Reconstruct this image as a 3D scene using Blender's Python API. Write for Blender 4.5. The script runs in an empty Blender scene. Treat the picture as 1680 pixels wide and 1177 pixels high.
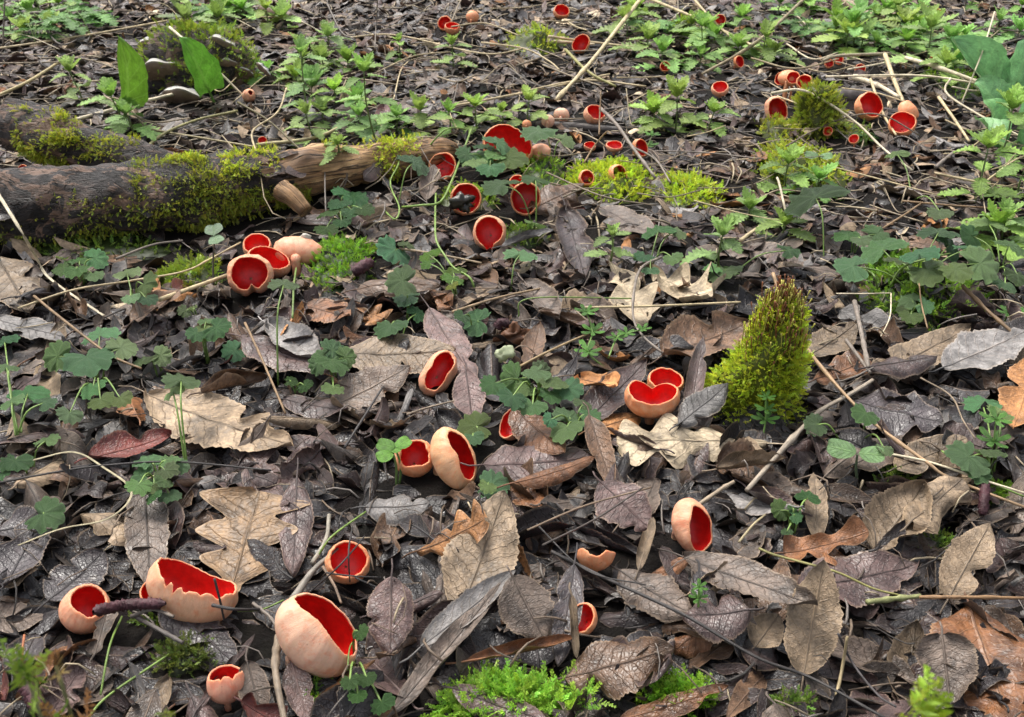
import bpy, math, random
import numpy as np
from mathutils import Vector, Matrix

# ------------------------------------------------------------------ camera, sky, sun, exposure
IW, IH, FPX = 1680, 1177, 1700.0
PITCH = math.radians(32.1)
CAM = np.array([0.0, 0.0, 0.57])
scene = bpy.context.scene
COL = scene.collection
cd = bpy.data.cameras.new('camera')
cd.sensor_width = 36.0
cd.lens = 36.0 * FPX / IW
cd.clip_start = 0.02
cd.clip_end = 200.0
cd.dof.use_dof = True
cd.dof.focus_distance = 0.98
cd.dof.aperture_fstop = 26.0
cam = bpy.data.objects.new('camera', cd)
cam.location = CAM
cam.rotation_euler = (math.pi / 2 - PITCH, 0, 0)
COL.objects.link(cam)
scene.camera = cam

SUN_EL, SUN_AZ = math.radians(62), math.radians(-35)      # high, from the left and behind the far edge
world = bpy.data.worlds.new('World')
scene.world = world
world.use_nodes = True
wn = world.node_tree
wn.nodes.clear()
sky = wn.nodes.new('ShaderNodeTexSky')
sky.sky_type = 'NISHITA'
sky.sun_disc = False
sky.sun_elevation = SUN_EL
sky.sun_rotation = SUN_AZ
sky.air_density = 1.0
sky.dust_density = 5.0
hsv = wn.nodes.new('ShaderNodeHueSaturation')
hsv.inputs['Saturation'].default_value = 0.36              # an overcast, nearly white sky
bgn = wn.nodes.new('ShaderNodeBackground')
bgn.inputs['Strength'].default_value = 0.12
wo = wn.nodes.new('ShaderNodeOutputWorld')
wn.links.new(sky.outputs[0], hsv.inputs['Color'])
wn.links.new(hsv.outputs[0], bgn.inputs['Color'])
wn.links.new(bgn.outputs[0], wo.inputs['Surface'])
sd = bpy.data.lights.new('sun', 'SUN')
sd.energy = 1.5
sd.angle = math.radians(25)
sd.color = (1.0, 0.96, 0.88)
sun = bpy.data.objects.new('sun', sd)
sdir = Vector((math.sin(SUN_AZ) * math.cos(SUN_EL), math.cos(SUN_AZ) * math.cos(SUN_EL), math.sin(SUN_EL)))
sun.rotation_euler = sdir.to_track_quat('Z', 'Y').to_euler()
sun.location = (0, 0, 3)
COL.objects.link(sun)
vs = scene.view_settings
vs.view_transform = 'Standard'
vs.look = 'None'
vs.gamma = 1.0
vs.use_curve_mapping = False
vs.exposure = 1.12
scene.cycles.max_bounces = 4
scene.cycles.diffuse_bounces = 2
scene.cycles.glossy_bounces = 2
scene.cycles.transmission_bounces = 3
scene.cycles.use_denoising = True
scene.cycles.use_adaptive_sampling = True
scene.cycles.adaptive_threshold = 0.02

# ------------------------------------------------------------------ helpers: pixels <-> place
random.seed(7)
RNG = np.random.default_rng(11)
R_ = np.array([1.0, 0, 0])
F_ = np.array([0, math.cos(PITCH), -math.sin(PITCH)])
U_ = np.array([0, math.sin(PITCH), math.cos(PITCH)])
LZ = 0.006                                                  # usual top of the leaf litter


def ray(px, py):
    return F_ * FPX + R_ * (px - IW / 2) + U_ * (IH / 2 - py)


def at(px, py, z=LZ):
    d = ray(px, py)
    return CAM + d * ((z - CAM[2]) / d[2])


def mpp(p):
    return float(np.dot(np.asarray(p) - CAM, F_)) / FPX


def proj(V):
    D = np.atleast_2d(V) - CAM
    dep = D @ F_
    return IW / 2 + FPX * (D @ R_) / dep, IH / 2 - FPX * (D @ U_) / dep, dep


def nrm(v):
    v = np.asarray(v, float)
    return v / (np.linalg.norm(v) + 1e-12)


_sn = np.random.default_rng(3)
_SK = _sn.normal(size=(64, 3))
_SP = _sn.uniform(0, 6.28, 64)


def sn(P, scale, seed=0, n=7):
    """cheap smooth noise: a sum of sinusoids, about -1..1"""
    P = np.asarray(P, float) * scale
    o = 0
    for i in range(n):
        k = _SK[(i + seed * 5) % 64][:P.shape[-1]]
        o = o + np.sin(P @ k * (1 + .35 * i) + _SP[(i * 3 + seed) % 64]) / (1 + .35 * i)
    return o / 2.2


# height field of whatever already lies on the ground
HX0, HY0, HC = -2.2, 0.1, 0.004
NX, NY = 1100, 740
gx = HX0 + (np.arange(NX) + .5) * HC
gy = HY0 + (np.arange(NY) + .5) * HC
GX, GY = np.meshgrid(gx, gy)
GP = np.stack([GX, GY], -1)


def terrain(x, y):
    P = np.stack([np.asarray(x, float), np.asarray(y, float)], -1)
    return 0.006 * sn(P, 5.0, 1) + 0.003 * sn(P, 17.0, 2) - 0.002


HF = terrain(GX, GY)


def hidx(x, y):
    i = np.clip(((np.asarray(x) - HX0) / HC).astype(int), 0, NX - 1)
    j = np.clip(((np.asarray(y) - HY0) / HC).astype(int), 0, NY - 1)
    return j, i


def hat(x, y):
    return HF[hidx(x, y)]


def hsm(x, y, r=3):
    j, i = hidx(x, y)
    j, i = int(j), int(i)
    return float(np.percentile(HF[max(0, j - r):j + r + 1, max(0, i - r):i + r + 1], 60))


def hraise(V):
    j, i = hidx(V[:, 0], V[:, 1])
    np.maximum.at(HF, (j, i), V[:, 2])


def G(px, py, lift=0.0):
    """the point of the litter's surface seen at this pixel, raised by lift"""
    z = LZ
    for _ in range(4):
        p = at(px, py, z + lift)
        z = .5 * z + .5 * min(0.05, hsm(p[0], p[1]))
    return at(px, py, z + lift)


# ------------------------------------------------------------------ helpers: meshes and objects
class MB:
    def __init__(s):
        s.v, s.f4, s.f3, s.uv, s.t, s.r, s.n = [], [], [], [], [], [], 0

    def add(s, V, F, uv=None, tint=(1, 1, 1), rnd=0.0):
        V = np.asarray(V, float)
        F = np.asarray(F, int)
        n = len(V)
        s.v.append(V)
        if len(F):
            (s.f4 if F.shape[1] == 4 else s.f3).append(F + s.n)
        s.uv.append(np.zeros((n, 2)) if uv is None else uv)
        T = np.ones((n, 4))
        T[:, :3] = tint
        s.t.append(T)
        s.r.append(np.full(n, rnd))
        s.n += n
        return s

    def tri(s, F, off):
        s.f3.append(np.asarray(F, int) + off)

    def mesh(s, name, mat, origin=None, smooth=True):
        m = bpy.data.meshes.new(name)
        V = np.concatenate(s.v)
        if origin is not None:
            V = V - np.asarray(origin)
        f4 = np.concatenate(s.f4) if s.f4 else np.zeros((0, 4), int)
        f3 = np.concatenate(s.f3) if s.f3 else np.zeros((0, 3), int)
        lv = np.concatenate([f4.ravel(), f3.ravel()]).astype(np.int32)
        tot = np.concatenate([np.full(len(f4), 4), np.full(len(f3), 3)]).astype(np.int32)
        st = np.concatenate([[0], np.cumsum(tot)[:-1]]).astype(np.int32)
        m.vertices.add(len(V))
        m.vertices.foreach_set('co', V.astype(np.float32).ravel())
        m.loops.add(len(lv))
        m.loops.foreach_set('vertex_index', lv)
        m.polygons.add(len(tot))
        m.polygons.foreach_set('loop_start', st)
        m.polygons.foreach_set('loop_total', tot)
        m.polygons.foreach_set('use_smooth', np.full(len(tot), smooth))
        uvl = m.uv_layers.new(name='UVMap')
        uvl.data.foreach_set('uv', np.concatenate(s.uv)[lv].astype(np.float32).ravel())
        a = m.attributes.new('tint', 'FLOAT_COLOR', 'POINT')
        a.data.foreach_set('color', np.concatenate(s.t).astype(np.float32).ravel())
        a = m.attributes.new('rnd', 'FLOAT', 'POINT')
        a.data.foreach_set('value', np.concatenate(s.r).astype(np.float32))
        m.materials.append(mat)
        m.update(calc_edges=True)
        return m


def link(name, data, parent=None, color=None, kind=None):
    o = bpy.data.objects.new(name, data)
    COL.objects.link(o)
    if parent is not None:
        o.parent = parent
    if color is not None:
        o.color = (*color, 1.0)
    if kind:
        o['kind'] = kind
    return o


def tag(o, label, cat, group=None, kind=None):
    o['label'] = label
    o['category'] = cat
    if group:
        o['group'] = group
    if kind:
        o['kind'] = kind
    return o


def thing(name, label, cat, loc, group=None):
    o = bpy.data.objects.new(name, None)
    o.empty_display_size = 0.01
    o.location = tuple(float(c) for c in loc)
    COL.objects.link(o)
    return tag(o, label, cat, group)


def part(name, mb, mat, parent, color=None, kind=None, smooth=True):
    """mb holds points in the place's own coordinates; the parent is a thing (an Empty)"""
    root, off = parent, np.zeros(3)
    while root is not None:
        off = off + np.array(root.location)
        root = root.parent
    return link(name, mb.mesh(name, mat, off, smooth), parent, color, kind)


def grid(nu, nv, wrap=False):
    a = np.arange(nu)[:, None]
    c = nv + 1 if not wrap else nv
    b = np.arange(nv)[None, :]
    b2 = (b + 1) % c if wrap else b + 1
    return np.stack([a * c + b, a * c + b2, (a + 1) * c + b2, (a + 1) * c + b], -1).reshape(-1, 4)


def smooth_path(P, n):
    P = np.asarray(P, float)
    if len(P) == 2:
        t = np.linspace(0, 1, n)[:, None]
        return P[0] * (1 - t) + P[1] * t
    Q = np.vstack([2 * P[0] - P[1], P, 2 * P[-1] - P[-2]])
    out = []
    for t in np.linspace(0, len(P) - 1 - 1e-9, n):
        i = int(t)
        f = t - i
        a, b, c, d = Q[i:i + 4]
        out.append(.5 * (2 * b + (c - a) * f + (2 * a - 5 * b + 4 * c - d) * f * f + (3 * b - a - 3 * c + d) * f ** 3))
    return np.array(out)


def frames(P):
    T = np.gradient(P, axis=0)
    T /= np.linalg.norm(T, axis=1)[:, None] + 1e-12
    A = np.cross(T, [0.02, 0.01, 1.0])
    bad = np.linalg.norm(A, axis=1) < .15
    A[bad] = np.cross(T[bad], [1.0, 0, 0])
    A /= np.linalg.norm(A, axis=1)[:, None] + 1e-12
    return T, A, np.cross(A, T)


def tube(mb, P, rad, sides=7, rough=0.0, tint=(1, 1, 1), rnd=0.0, cap=True, flat=1.0):
    P = np.asarray(P, float)
    n = len(P)
    rad = np.broadcast_to(np.asarray(rad, float), (n,)) if np.ndim(rad) <= 1 else rad
    T, A, B = frames(P)
    th = np.arange(sides) / sides * 2 * math.pi
    rr = rad[:, None] * (1 + rough * RNG.normal(size=(n, sides)))
    V = P[:, None] + (A[:, None] * np.cos(th)[None, :, None] + B[:, None] * (flat * np.sin(th))[None, :, None]) * rr[..., None]
    V = V.reshape(-1, 3)
    L = np.concatenate([[0], np.cumsum(np.linalg.norm(np.diff(P, axis=0), axis=1))])
    uv = np.stack([np.repeat(L, sides), np.tile(np.arange(sides) / sides, n)], -1)
    off = mb.n
    if cap:
        V = np.vstack([V, P[0], P[-1]])
        uv = np.vstack([uv, [0, 0], [L[-1], 0]])
    mb.add(V, grid(n - 1, sides, True), uv, tint, rnd)
    if cap:
        k = np.arange(sides)
        k2 = (k + 1) % sides
        mb.tri(np.stack([k2, k, np.full(sides, n * sides)], -1), off)
        mb.tri(np.stack([k + (n - 1) * sides, k2 + (n - 1) * sides, np.full(sides, n * sides + 1)], -1), off)
    return V


# ------------------------------------------------------------------ materials
class NT:
    def __init__(s, name):
        s.m = bpy.data.materials.new(name)
        s.m.use_nodes = True
        s.t = s.m.node_tree
        s.t.nodes.clear()
        s.out = s.t.nodes.new('ShaderNodeOutputMaterial')

    def n(s, typ, props=None, **inp):
        nd = s.t.nodes.new('ShaderNode' + typ)
        for k, v in (props or {}).items():
            setattr(nd, k, v)
        for k, v in inp.items():
            s.set(nd, k, v)
        return nd

    def set(s, nd, k, v):
        k2 = int(k[1:]) if k[0] == 'i' and k[1:].isdigit() else k.replace('_', ' ')
        sock = nd.inputs[k2]
        if hasattr(v, 'is_output'):
            s.t.links.new(v, sock)
        elif hasattr(v, 'outputs'):
            s.t.links.new(v.outputs[0], sock)
        else:
            if sock.type == 'RGBA' and len(v) == 3:
                v = (*v, 1.0)
            sock.default_value = v

    def math(s, op, a, b=0.0, c=0.0):
        return s.n('Math', {'operation': op}, i0=a, i1=b, i2=c).outputs[0]

    def mr(s, v, a, b, c, d):
        return s.n('MapRange', None, Value=v, From_Min=a, From_Max=b, To_Min=c, To_Max=d).outputs[0]

    def mul(s, col, f):
        """colour times a scalar"""
        return s.n('VectorMath', {'operation': 'SCALE'}, i0=col, Scale=f).outputs[0]

    def mix(s, f, a, b, mode='MIX'):
        nd = s.n('Mix', {'data_type': 'RGBA', 'blend_type': mode})
        for sk, v in ((nd.inputs[0], f), (nd.inputs[6], a), (nd.inputs[7], b)):
            if hasattr(v, 'is_output'):
                s.t.links.new(v, sk)
            elif hasattr(v, 'outputs'):
                s.t.links.new(v.outputs[0], sk)
            else:
                sk.default_value = (*v, 1.0) if isinstance(v, (tuple, list)) else v
        return nd.outputs[2]

    def noise(s, vec, scale, detail=4, rough=.6, dist=0.0):
        return s.n('TexNoise', None, Vector=vec, Scale=scale, Detail=detail, Roughness=rough, Distortion=dist).outputs[0]

    def bump(s, h, dist, strength=1.0):
        return s.n('Bump', None, Height=h, Distance=dist, Strength=strength).outputs[0]

    def bsdf(s, **k):
        return s.n('BsdfPrincipled', None, **k)

    def finish(s, sh):
        s.t.links.new(sh.outputs[0] if hasattr(sh, 'outputs') else sh, s.out.inputs['Surface'])
        return s.m

    def basecol(s):
        """object colour x mesh tint, a place offset per piece"""
        oi = s.n('ObjectInfo')
        at_ = s.n('Attribute', {'attribute_name': 'tint'})
        rn = s.n('Attribute', {'attribute_name': 'rnd'})
        base = s.mix(1.0, oi.outputs['Color'], at_.outputs['Color'], 'MULTIPLY')
        r = s.math('FRACT', s.math('ADD', rn.outputs['Fac'], oi.outputs['Random']))
        tc = s.n('TexCoord')
        off = s.n('CombineXYZ', None, X=s.math('MULTIPLY', r, 7.3), Y=s.math('MULTIPLY', r, 3.1), Z=s.math('MULTIPLY', r, 5.7))
        vec = s.n('VectorMath', {'operation': 'ADD'}, i0=tc.outputs['Object'], i1=off).outputs[0]
        return base, r, vec, tc.outputs['UV']


def mat_leaf():
    s = NT('dead_leaf')
    base, r, vec, uv = s.basecol()
    sp = s.n('SeparateXYZ', None, Vector=uv)
    u, v = sp.outputs[0], sp.outputs[1]
    vv = s.math('ABSOLUTE', s.math('MULTIPLY_ADD', v, 2.0, -1.0))
    wob = s.noise(uv, 6.0, 2)
    st = s.math('ADD', s.math('MULTIPLY', u, 10.0), s.math('ADD', s.math('MULTIPLY', vv, -1.7), s.math('MULTIPLY', wob, 1.2)))
    d = s.math('ABSOLUTE', s.math('SUBTRACT', s.math('FRACT', st), .5))
    vein = s.mr(d, 0.0, 0.075, 1.0, 0.0)
    mid = s.mr(vv, 0.02, 0.07, 1.0, 0.0)
    vein = s.math('MAXIMUM', s.math('MULTIPLY', vein, .8), mid)
    vor = s.n('TexVoronoi', {'feature': 'DISTANCE_TO_EDGE'}, Vector=s.n('Mapping', None, Vector=uv, Scale=(26, 13, 1)), Scale=1.0)
    ret = s.mr(vor.outputs['Distance'], 0.0, 0.16, 0.0, 1.0)
    n1 = s.noise(vec, 48, 4, .68, .5)
    n2 = s.noise(vec, 260, 3, .6)
    n3 = s.noise(vec, 30, 3, .7, .8)
    col = s.mul(base, s.mr(n1, .28, .72, .30, 1.58))
    col = s.mul(col, s.mr(n2, .3, .7, .70, 1.3))
    dark = s.mr(n3, .55, .68, 0, .8)
    col = s.mix(dark, col, s.mul(base, .32))
    n4 = s.noise(vec, 75, 3, .7, .3)
    pale = s.math('MULTIPLY', s.mr(n4, .60, .72, 0, .55), s.mr(r, 0, 1, .2, 1.0))
    col = s.mix(pale, col, s.mix(.5, s.mul(base, 1.9), (.30, .25, .19)))
    vlight = s.math('GREATER_THAN', s.math('FRACT', s.math('MULTIPLY', r, 9.7)), .62)
    vcol = s.mix(vlight, s.mul(base, .38), s.mix(.45, s.mul(base, 1.6), (.26, .17, .10)))
    col = s.mix(s.math('MULTIPLY', vein, .7), col, vcol)
    rim = s.mr(s.math('ADD', vv, s.math('MULTIPLY', n4, .10)), .95, 1.03, 0, .75)
    col = s.mix(rim, col, s.mix(.5, s.mul(base, 1.8), (.30, .22, .14)))
    lum = s.n('RGBToBW', None, Color=base).outputs[0]
    h = s.math('ADD', s.math('MULTIPLY', vein, -.9), s.math('ADD', s.math('MULTIPLY', ret, .35), s.math('MULTIPLY', n2, .32)))
    h = s.math('ADD', h, s.math('MULTIPLY', n1, .9))
    rough = s.math('ADD', s.mr(lum, .03, .28, .37, .62), s.mr(n2, .3, .7, -.10, .12))
    bmp = s.bump(h, .0009, .75)
    bs = s.bsdf(Base_Color=col, Roughness=rough, Normal=bmp, Coat_Normal=s.bump(h, .0006, .6))
    bs.inputs['Specular IOR Level'].default_value = .4
    s.set(bs, 'Coat_Weight', s.math('MULTIPLY', s.mr(lum, .04, .16, .30, .03), s.mr(n3, .35, .6, .25, 1.0)))
    bs.inputs['Coat Roughness'].default_value = .30
    return s.finish(bs)


def mat_green(name, rough=.42, bumpd=.0009, trans=.22, vn=7.0):
    s = NT(name)
    base, r, vec, uv = s.basecol()
    sp = s.n('SeparateXYZ', None, Vector=uv)
    u, v = sp.outputs[0], sp.outputs[1]
    vv = s.math('ABSOLUTE', s.math('MULTIPLY_ADD', v, 2.0, -1.0))
    st = s.math('ADD', s.math('MULTIPLY', u, vn), s.math('MULTIPLY', vv, -1.5))
    d = s.math('ABSOLUTE', s.math('SUBTRACT', s.math('FRACT', st), .5))
    vein = s.math('MAXIMUM', s.mr(d, 0, .10, .8, 0), s.mr(vv, .02, .09, 1, 0))
    n1 = s.noise(uv, 5, 5, .65)
    n2 = s.noise(uv, 30, 4, .6)
    col = s.mul(base, s.mr(n1, .3, .7, .6, 1.4))
    col = s.mul(col, s.mr(n2, .3, .7, .78, 1.22))
    col = s.mul(col, s.mr(r, 0, 1, .72, 1.22))
    col = s.mix(s.math('MULTIPLY', vein, .4), col, s.mix(.5, s.mul(base, 1.7), (.22, .30, .10)))
    n3 = s.noise(vec, 90, 3, .6)
    col = s.mix(s.mr(n3, .68, .76, 0, .65), col, (.11, .075, .03))
    h = s.math('ADD', s.math('MULTIPLY', vein, -1.2), s.math('MULTIPLY', n2, 1.4))
    bs = s.bsdf(Base_Color=col, Roughness=rough, Normal=s.bump(h, bumpd, .8))
    tr = s.n('BsdfTranslucent', None, Color=s.mul(col, 1.3))
    mx = s.n('MixShader', None, i0=trans, i1=bs, i2=tr)
    return s.finish(mx)


def mat_ivy():
    s = NT('ground_ivy_leaf')
    base, r, vec, uv = s.basecol()
    sp = s.n('SeparateXYZ', None, Vector=uv)          # u = angle, v = radius
    a, rad = sp.outputs[0], sp.outputs[1]
    w = s.math('ABSOLUTE', s.math('SUBTRACT', s.math('FRACT', s.math('ADD', s.math('MULTIPLY', a, 7.0), s.math('MULTIPLY', s.noise(vec, 160, 2), .25))), .5))
    vein = s.math('MULTIPLY', s.mr(s.math('MULTIPLY', w, rad), 0, .075, 1, 0), s.mr(rad, .9, 1.05, 1, .2))
    n1 = s.noise(vec, 110, 5, .65)
    n2 = s.noise(vec, 520, 3, .6)
    vor = s.n('TexVoronoi', {'feature': 'DISTANCE_TO_EDGE'}, Vector=vec, Scale=300.0).outputs['Distance']
    col = s.mul(base, s.mr(n1, .3, .7, .35, 1.7))
    col = s.mul(col, s.mr(r, 0, 1, .75, 1.5))
    col = s.mix(s.math('MULTIPLY', vein, .75), col, s.mix(.6, s.mul(base, 2.0), (.20, .30, .13)))
    col = s.mul(col, s.mr(vor, 0, .35, .55, 1.15))
    col = s.mix(s.mr(rad, .88, 1.02, 0, .35), col, s.mul(base, 1.7))
    n3 = s.noise(vec, 75, 3, .6)
    col = s.mix(s.mr(n3, .66, .74, 0, .7), col, (.10, .075, .045))
    h = s.math('ADD', s.math('MULTIPLY', vein, -1.0), s.math('ADD', s.math('MULTIPLY', s.mr(vor, 0, .5, 0, 1), 1.1), s.math('MULTIPLY', n2, .6)))
    bs = s.bsdf(Base_Color=col, Roughness=.33, Normal=s.bump(h, .0030, 1.0))
    tr = s.n('BsdfTranslucent', None, Color=s.mul(col, 1.2))
    return s.finish(s.n('MixShader', None, i0=.14, i1=bs, i2=tr))


def mat_stem(name='stem', rough=.6, streak=1.0):
    s = NT(name)
    base, r, vec, uv = s.basecol()
    m = s.n('Mapping', None, Vector=uv, Scale=(60, 9, 1)).outputs[0]
    n1 = s.noise(m, 1.0, 4, .65)
    n2 = s.noise(vec, 90, 4, .6)
    n3 = s.noise(vec, 700, 3, .6)
    col = s.mul(base, s.mr(n1, .3, .7, 1 - .4 * streak, 1 + .35 * streak))
    col = s.mul(col, s.mr(n2, .3, .7, .6, 1.35))
    col = s.mix(s.mr(n2, .60, .72, 0, .55), col, s.mul(base, .3))
    h = s.math('ADD', n1, s.math('MULTIPLY', n3, .6))
    return s.finish(s.bsdf(Base_Color=col, Roughness=rough, Normal=s.bump(h, .0007, .8)))


def mat_moss():
    s = NT('moss')
    base, r, vec, uv = s.basecol()
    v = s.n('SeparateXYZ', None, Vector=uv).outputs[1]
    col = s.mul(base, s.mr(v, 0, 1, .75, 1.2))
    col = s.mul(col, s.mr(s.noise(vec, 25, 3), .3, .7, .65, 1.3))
    bs = s.bsdf(Base_Color=col, Roughness=.5)
    tr = s.n('BsdfTranslucent', None, Color=s.mul(col, 1.3))
    return s.finish(s.n('MixShader', None, i0=.3, i1=bs, i2=tr))


def mat_cup_out():
    s = NT('cup_flesh')
    base, r, vec, uv = s.basecol()                    # u = angle, v = height 0..1
    m = s.n('Mapping', None, Vector=uv, Scale=(60, 5, 1)).outputs[0]
    n1 = s.noise(m, 1.0, 4, .65, .6)
    n2 = s.noise(vec, 140, 5, .65)
    n3 = s.noise(vec, 1400, 3, .6)
    v = s.n('SeparateXYZ', None, Vector=uv).outputs[1]
    col = s.mul(base, s.mr(n1, .3, .7, .87, 1.1))
    col = s.mix(s.mr(n2, .4, .7, 0, .55), col, (.76, .47, .30))
    col = s.mix(s.mr(n2, .48, .30, 0, .55), col, (.70, .20, .085))
    col = s.mix(s.mr(v, .90, .985, 0, .5), col, (.80, .30, .13))
    col = s.mix(s.mr(v, .30, .05, 0, .4), col, (.55, .20, .10))
    sp_ = s.noise(vec, 420, 2, .5)
    col = s.mix(s.mr(sp_, .72, .76, 0, .7), col, (.20, .07, .03))
    h = s.math('ADD', s.math('MULTIPLY', n1, 1.3), s.math('MULTIPLY', n3, .7))
    bs = s.bsdf(Base_Color=col, Roughness=.5, Normal=s.bump(h, .00055, .6))
    bs.inputs['Subsurface Weight'].default_value = .25
    bs.inputs['Subsurface Radius'].default_value = (1.0, .35, .18)
    bs.inputs['Subsurface Scale'].default_value = .003
    return s.finish(bs)


def mat_cup_in():
    s = NT('cup_lining')
    base, r, vec, uv = s.basecol()
    n1 = s.noise(vec, 120, 4, .6)
    n3 = s.noise(vec, 1300, 3, .6)
    col = s.mul(base, s.mr(n1, .3, .7, .78, 1.2))
    bs = s.bsdf(Base_Color=col, Roughness=.36, Normal=s.bump(n3, .00025, .5))
    bs.inputs['Subsurface Weight'].default_value = .15
    bs.inputs['Subsurface Radius'].default_value = (1.0, .15, .1)
    bs.inputs['Subsurface Scale'].default_value = .002
    return s.finish(bs)


def mat_bark():
    s = NT('bark')
    base, r, vec, uv = s.basecol()
    m = s.n('Mapping', None, Vector=vec, Scale=(.55, 1, 1)).outputs[0]
    n1 = s.noise(m, 26, 8, .7, .6)
    n2 = s.noise(m, 110, 6, .7, .4)
    n3 = s.noise(m, 34, 4, .6, 1.0)
    cr = s.n('ValToRGB', None, Fac=n1)
    e = cr.color_ramp.elements
    e[0].position, e[0].color = .33, (.013, .010, .009, 1)
    e[1].position, e[1].color = .70, (.16, .12, .10, 1)
    x = e.new(.48); x.color = (.030, .024, .022, 1)
    x = e.new(.57); x.color = (.07, .050, .042, 1)
    col = s.mul(cr.outputs[0], s.mr(n2, .35, .65, .3, 1.8))
    col = s.mix(s.mr(n3, .53, .56, 0, .9), col, s.mix(n2, (.12, .07, .045), (.33, .21, .15)))
    n5 = s.noise(s.n('Mapping', None, Vector=vec, Scale=(.35, 1, 1)).outputs[0], 48, 4, .6, 1.2)
    crack = s.mr(s.math('ABSOLUTE', s.math('SUBTRACT', n5, .5)), 0, .022, 1, 0)
    col = s.mix(s.math('MULTIPLY', crack, .65), col, (.008, .007, .006))
    h = s.math('ADD', s.math('MULTIPLY', n2, .8), s.math('ADD', n1, s.math('MULTIPLY', crack, -.5)))
    return s.finish(s.bsdf(Base_Color=col, Roughness=s.mr(n2, .3, .7, .4, .75), Normal=s.bump(h, .012, 1.0)))


def mat_wood():
    s = NT('bare_wood')
    base, r, vec, uv = s.basecol()                    # u along, v around
    m = s.n('Mapping', None, Vector=uv, Scale=(9, 26, 1)).outputs[0]
    n1 = s.noise(m, 1.0, 6, .65, .8)
    m2 = s.n('Mapping', None, Vector=uv, Scale=(5, 9, 1)).outputs[0]
    n2 = s.noise(m2, 1.0, 5, .6, .6)
    n3 = s.noise(vec, 60, 5, .65)
    cr = s.n('ValToRGB', None, Fac=n2)
    e = cr.color_ramp.elements
    e[0].position, e[0].color = .30, (.10, .055, .030, 1)
    e[1].position, e[1].color = .68, (.52, .33, .155, 1)
    x = e.new(.5); x.color = (.27, .15, .066, 1)
    col = s.mul(cr.outputs[0], s.mr(n1, .3, .7, .55, 1.4))
    col = s.mul(col, s.mr(n3, .3, .7, .6, 1.35))
    ck = s.noise(s.n('Mapping', None, Vector=uv, Scale=(7, 20, 1), Location=(3, 7, 0)).outputs[0], 1.0, 3, .5)
    crack = s.mr(s.math('ABSOLUTE', s.math('SUBTRACT', ck, .5)), 0, .018, 1, 0)
    col = s.mix(s.math('MULTIPLY', crack, .85), col, (.010, .007, .006))
    h = s.math('ADD', n1, s.math('MULTIPLY', crack, -1.2))
    return s.finish(s.bsdf(Base_Color=col, Roughness=.62, Normal=s.bump(h, .0028, .9)))


def mat_soil():
    s = NT('soil')
    tc = s.n('TexCoord').outputs['Object']
    n1 = s.noise(tc, 60, 8, .75)
    n2 = s.noise(tc, 420, 5, .7)
    vor = s.n('TexVoronoi', {'feature': 'F1'}, Vector=tc, Scale=38.0)
    col = s.mix(n1, (.004, .003, .0025), (.022, .016, .012))
    col = s.mix(s.mr(vor.outputs['Distance'], .0, .6, .35, 0), col, vor.outputs['Color'], 'SOFT_LIGHT')
    col = s.mul(col, s.mr(n2, .3, .7, .6, 1.4))
    h = s.math('ADD', n1, s.math('MULTIPLY', n2, .5))
    bs = s.bsdf(Base_Color=col, Roughness=.8, Normal=s.bump(h, .014, 1))
    bs.inputs['Specular IOR Level'].default_value = .2
    return s.finish(bs)


def mat_bracket(under=False):
    s = NT('bracket_pores' if under else 'bracket_cap')
    base, r, vec, uv = s.basecol()                    # v: 0 at the attachment .. 1 at the rim
    v = s.n('SeparateXYZ', None, Vector=uv).outputs[1]
    n1 = s.noise(vec, 70, 5, .65)
    n2 = s.noise(vec, 500, 3, .6)
    if under:
        col = s.mix(n1, (.08, .052, .034), (.21, .14, .095))
        col = s.mix(s.mr(v, .93, 1.0, 0, .6), col, (.34, .30, .26))
    else:
        w = s.math('ADD', s.math('MULTIPLY', v, 3.2), s.math('MULTIPLY', n1, .8))
        z = s.math('ABSOLUTE', s.math('SUBTRACT', s.math('FRACT', w), .5))
        col = s.mix(s.mr(z, .1, .4, 0, 1), (.035, .035, .038), (.30, .30, .31))
        col = s.mix(s.mr(v, .80, .97, 0, .9), col, (.60, .57, .52))
        col = s.mix(s.mr(n1, .55, .7, 0, .6), col, (.50, .50, .50))
    h = s.math('ADD', n1, s.math('MULTIPLY', n2, .5))
    return s.finish(s.bsdf(Base_Color=col, Roughness=.75, Normal=s.bump(h, .003, .8)))


M = dict(leaf=mat_leaf(), nettle=mat_green('nettle_leaf'), arum=mat_green('arum_leaf', .30, .0006, .2, 5.0), ivy=mat_ivy(),
         stem=mat_stem(), green_stem=mat_stem('green_stem', .45, .3), moss=mat_moss(), cup_out=mat_cup_out(), cup_in=mat_cup_in(),
         bark=mat_bark(), wood=mat_wood(), soil=mat_soil(), cap=mat_bracket(), pores=mat_bracket(True))

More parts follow.
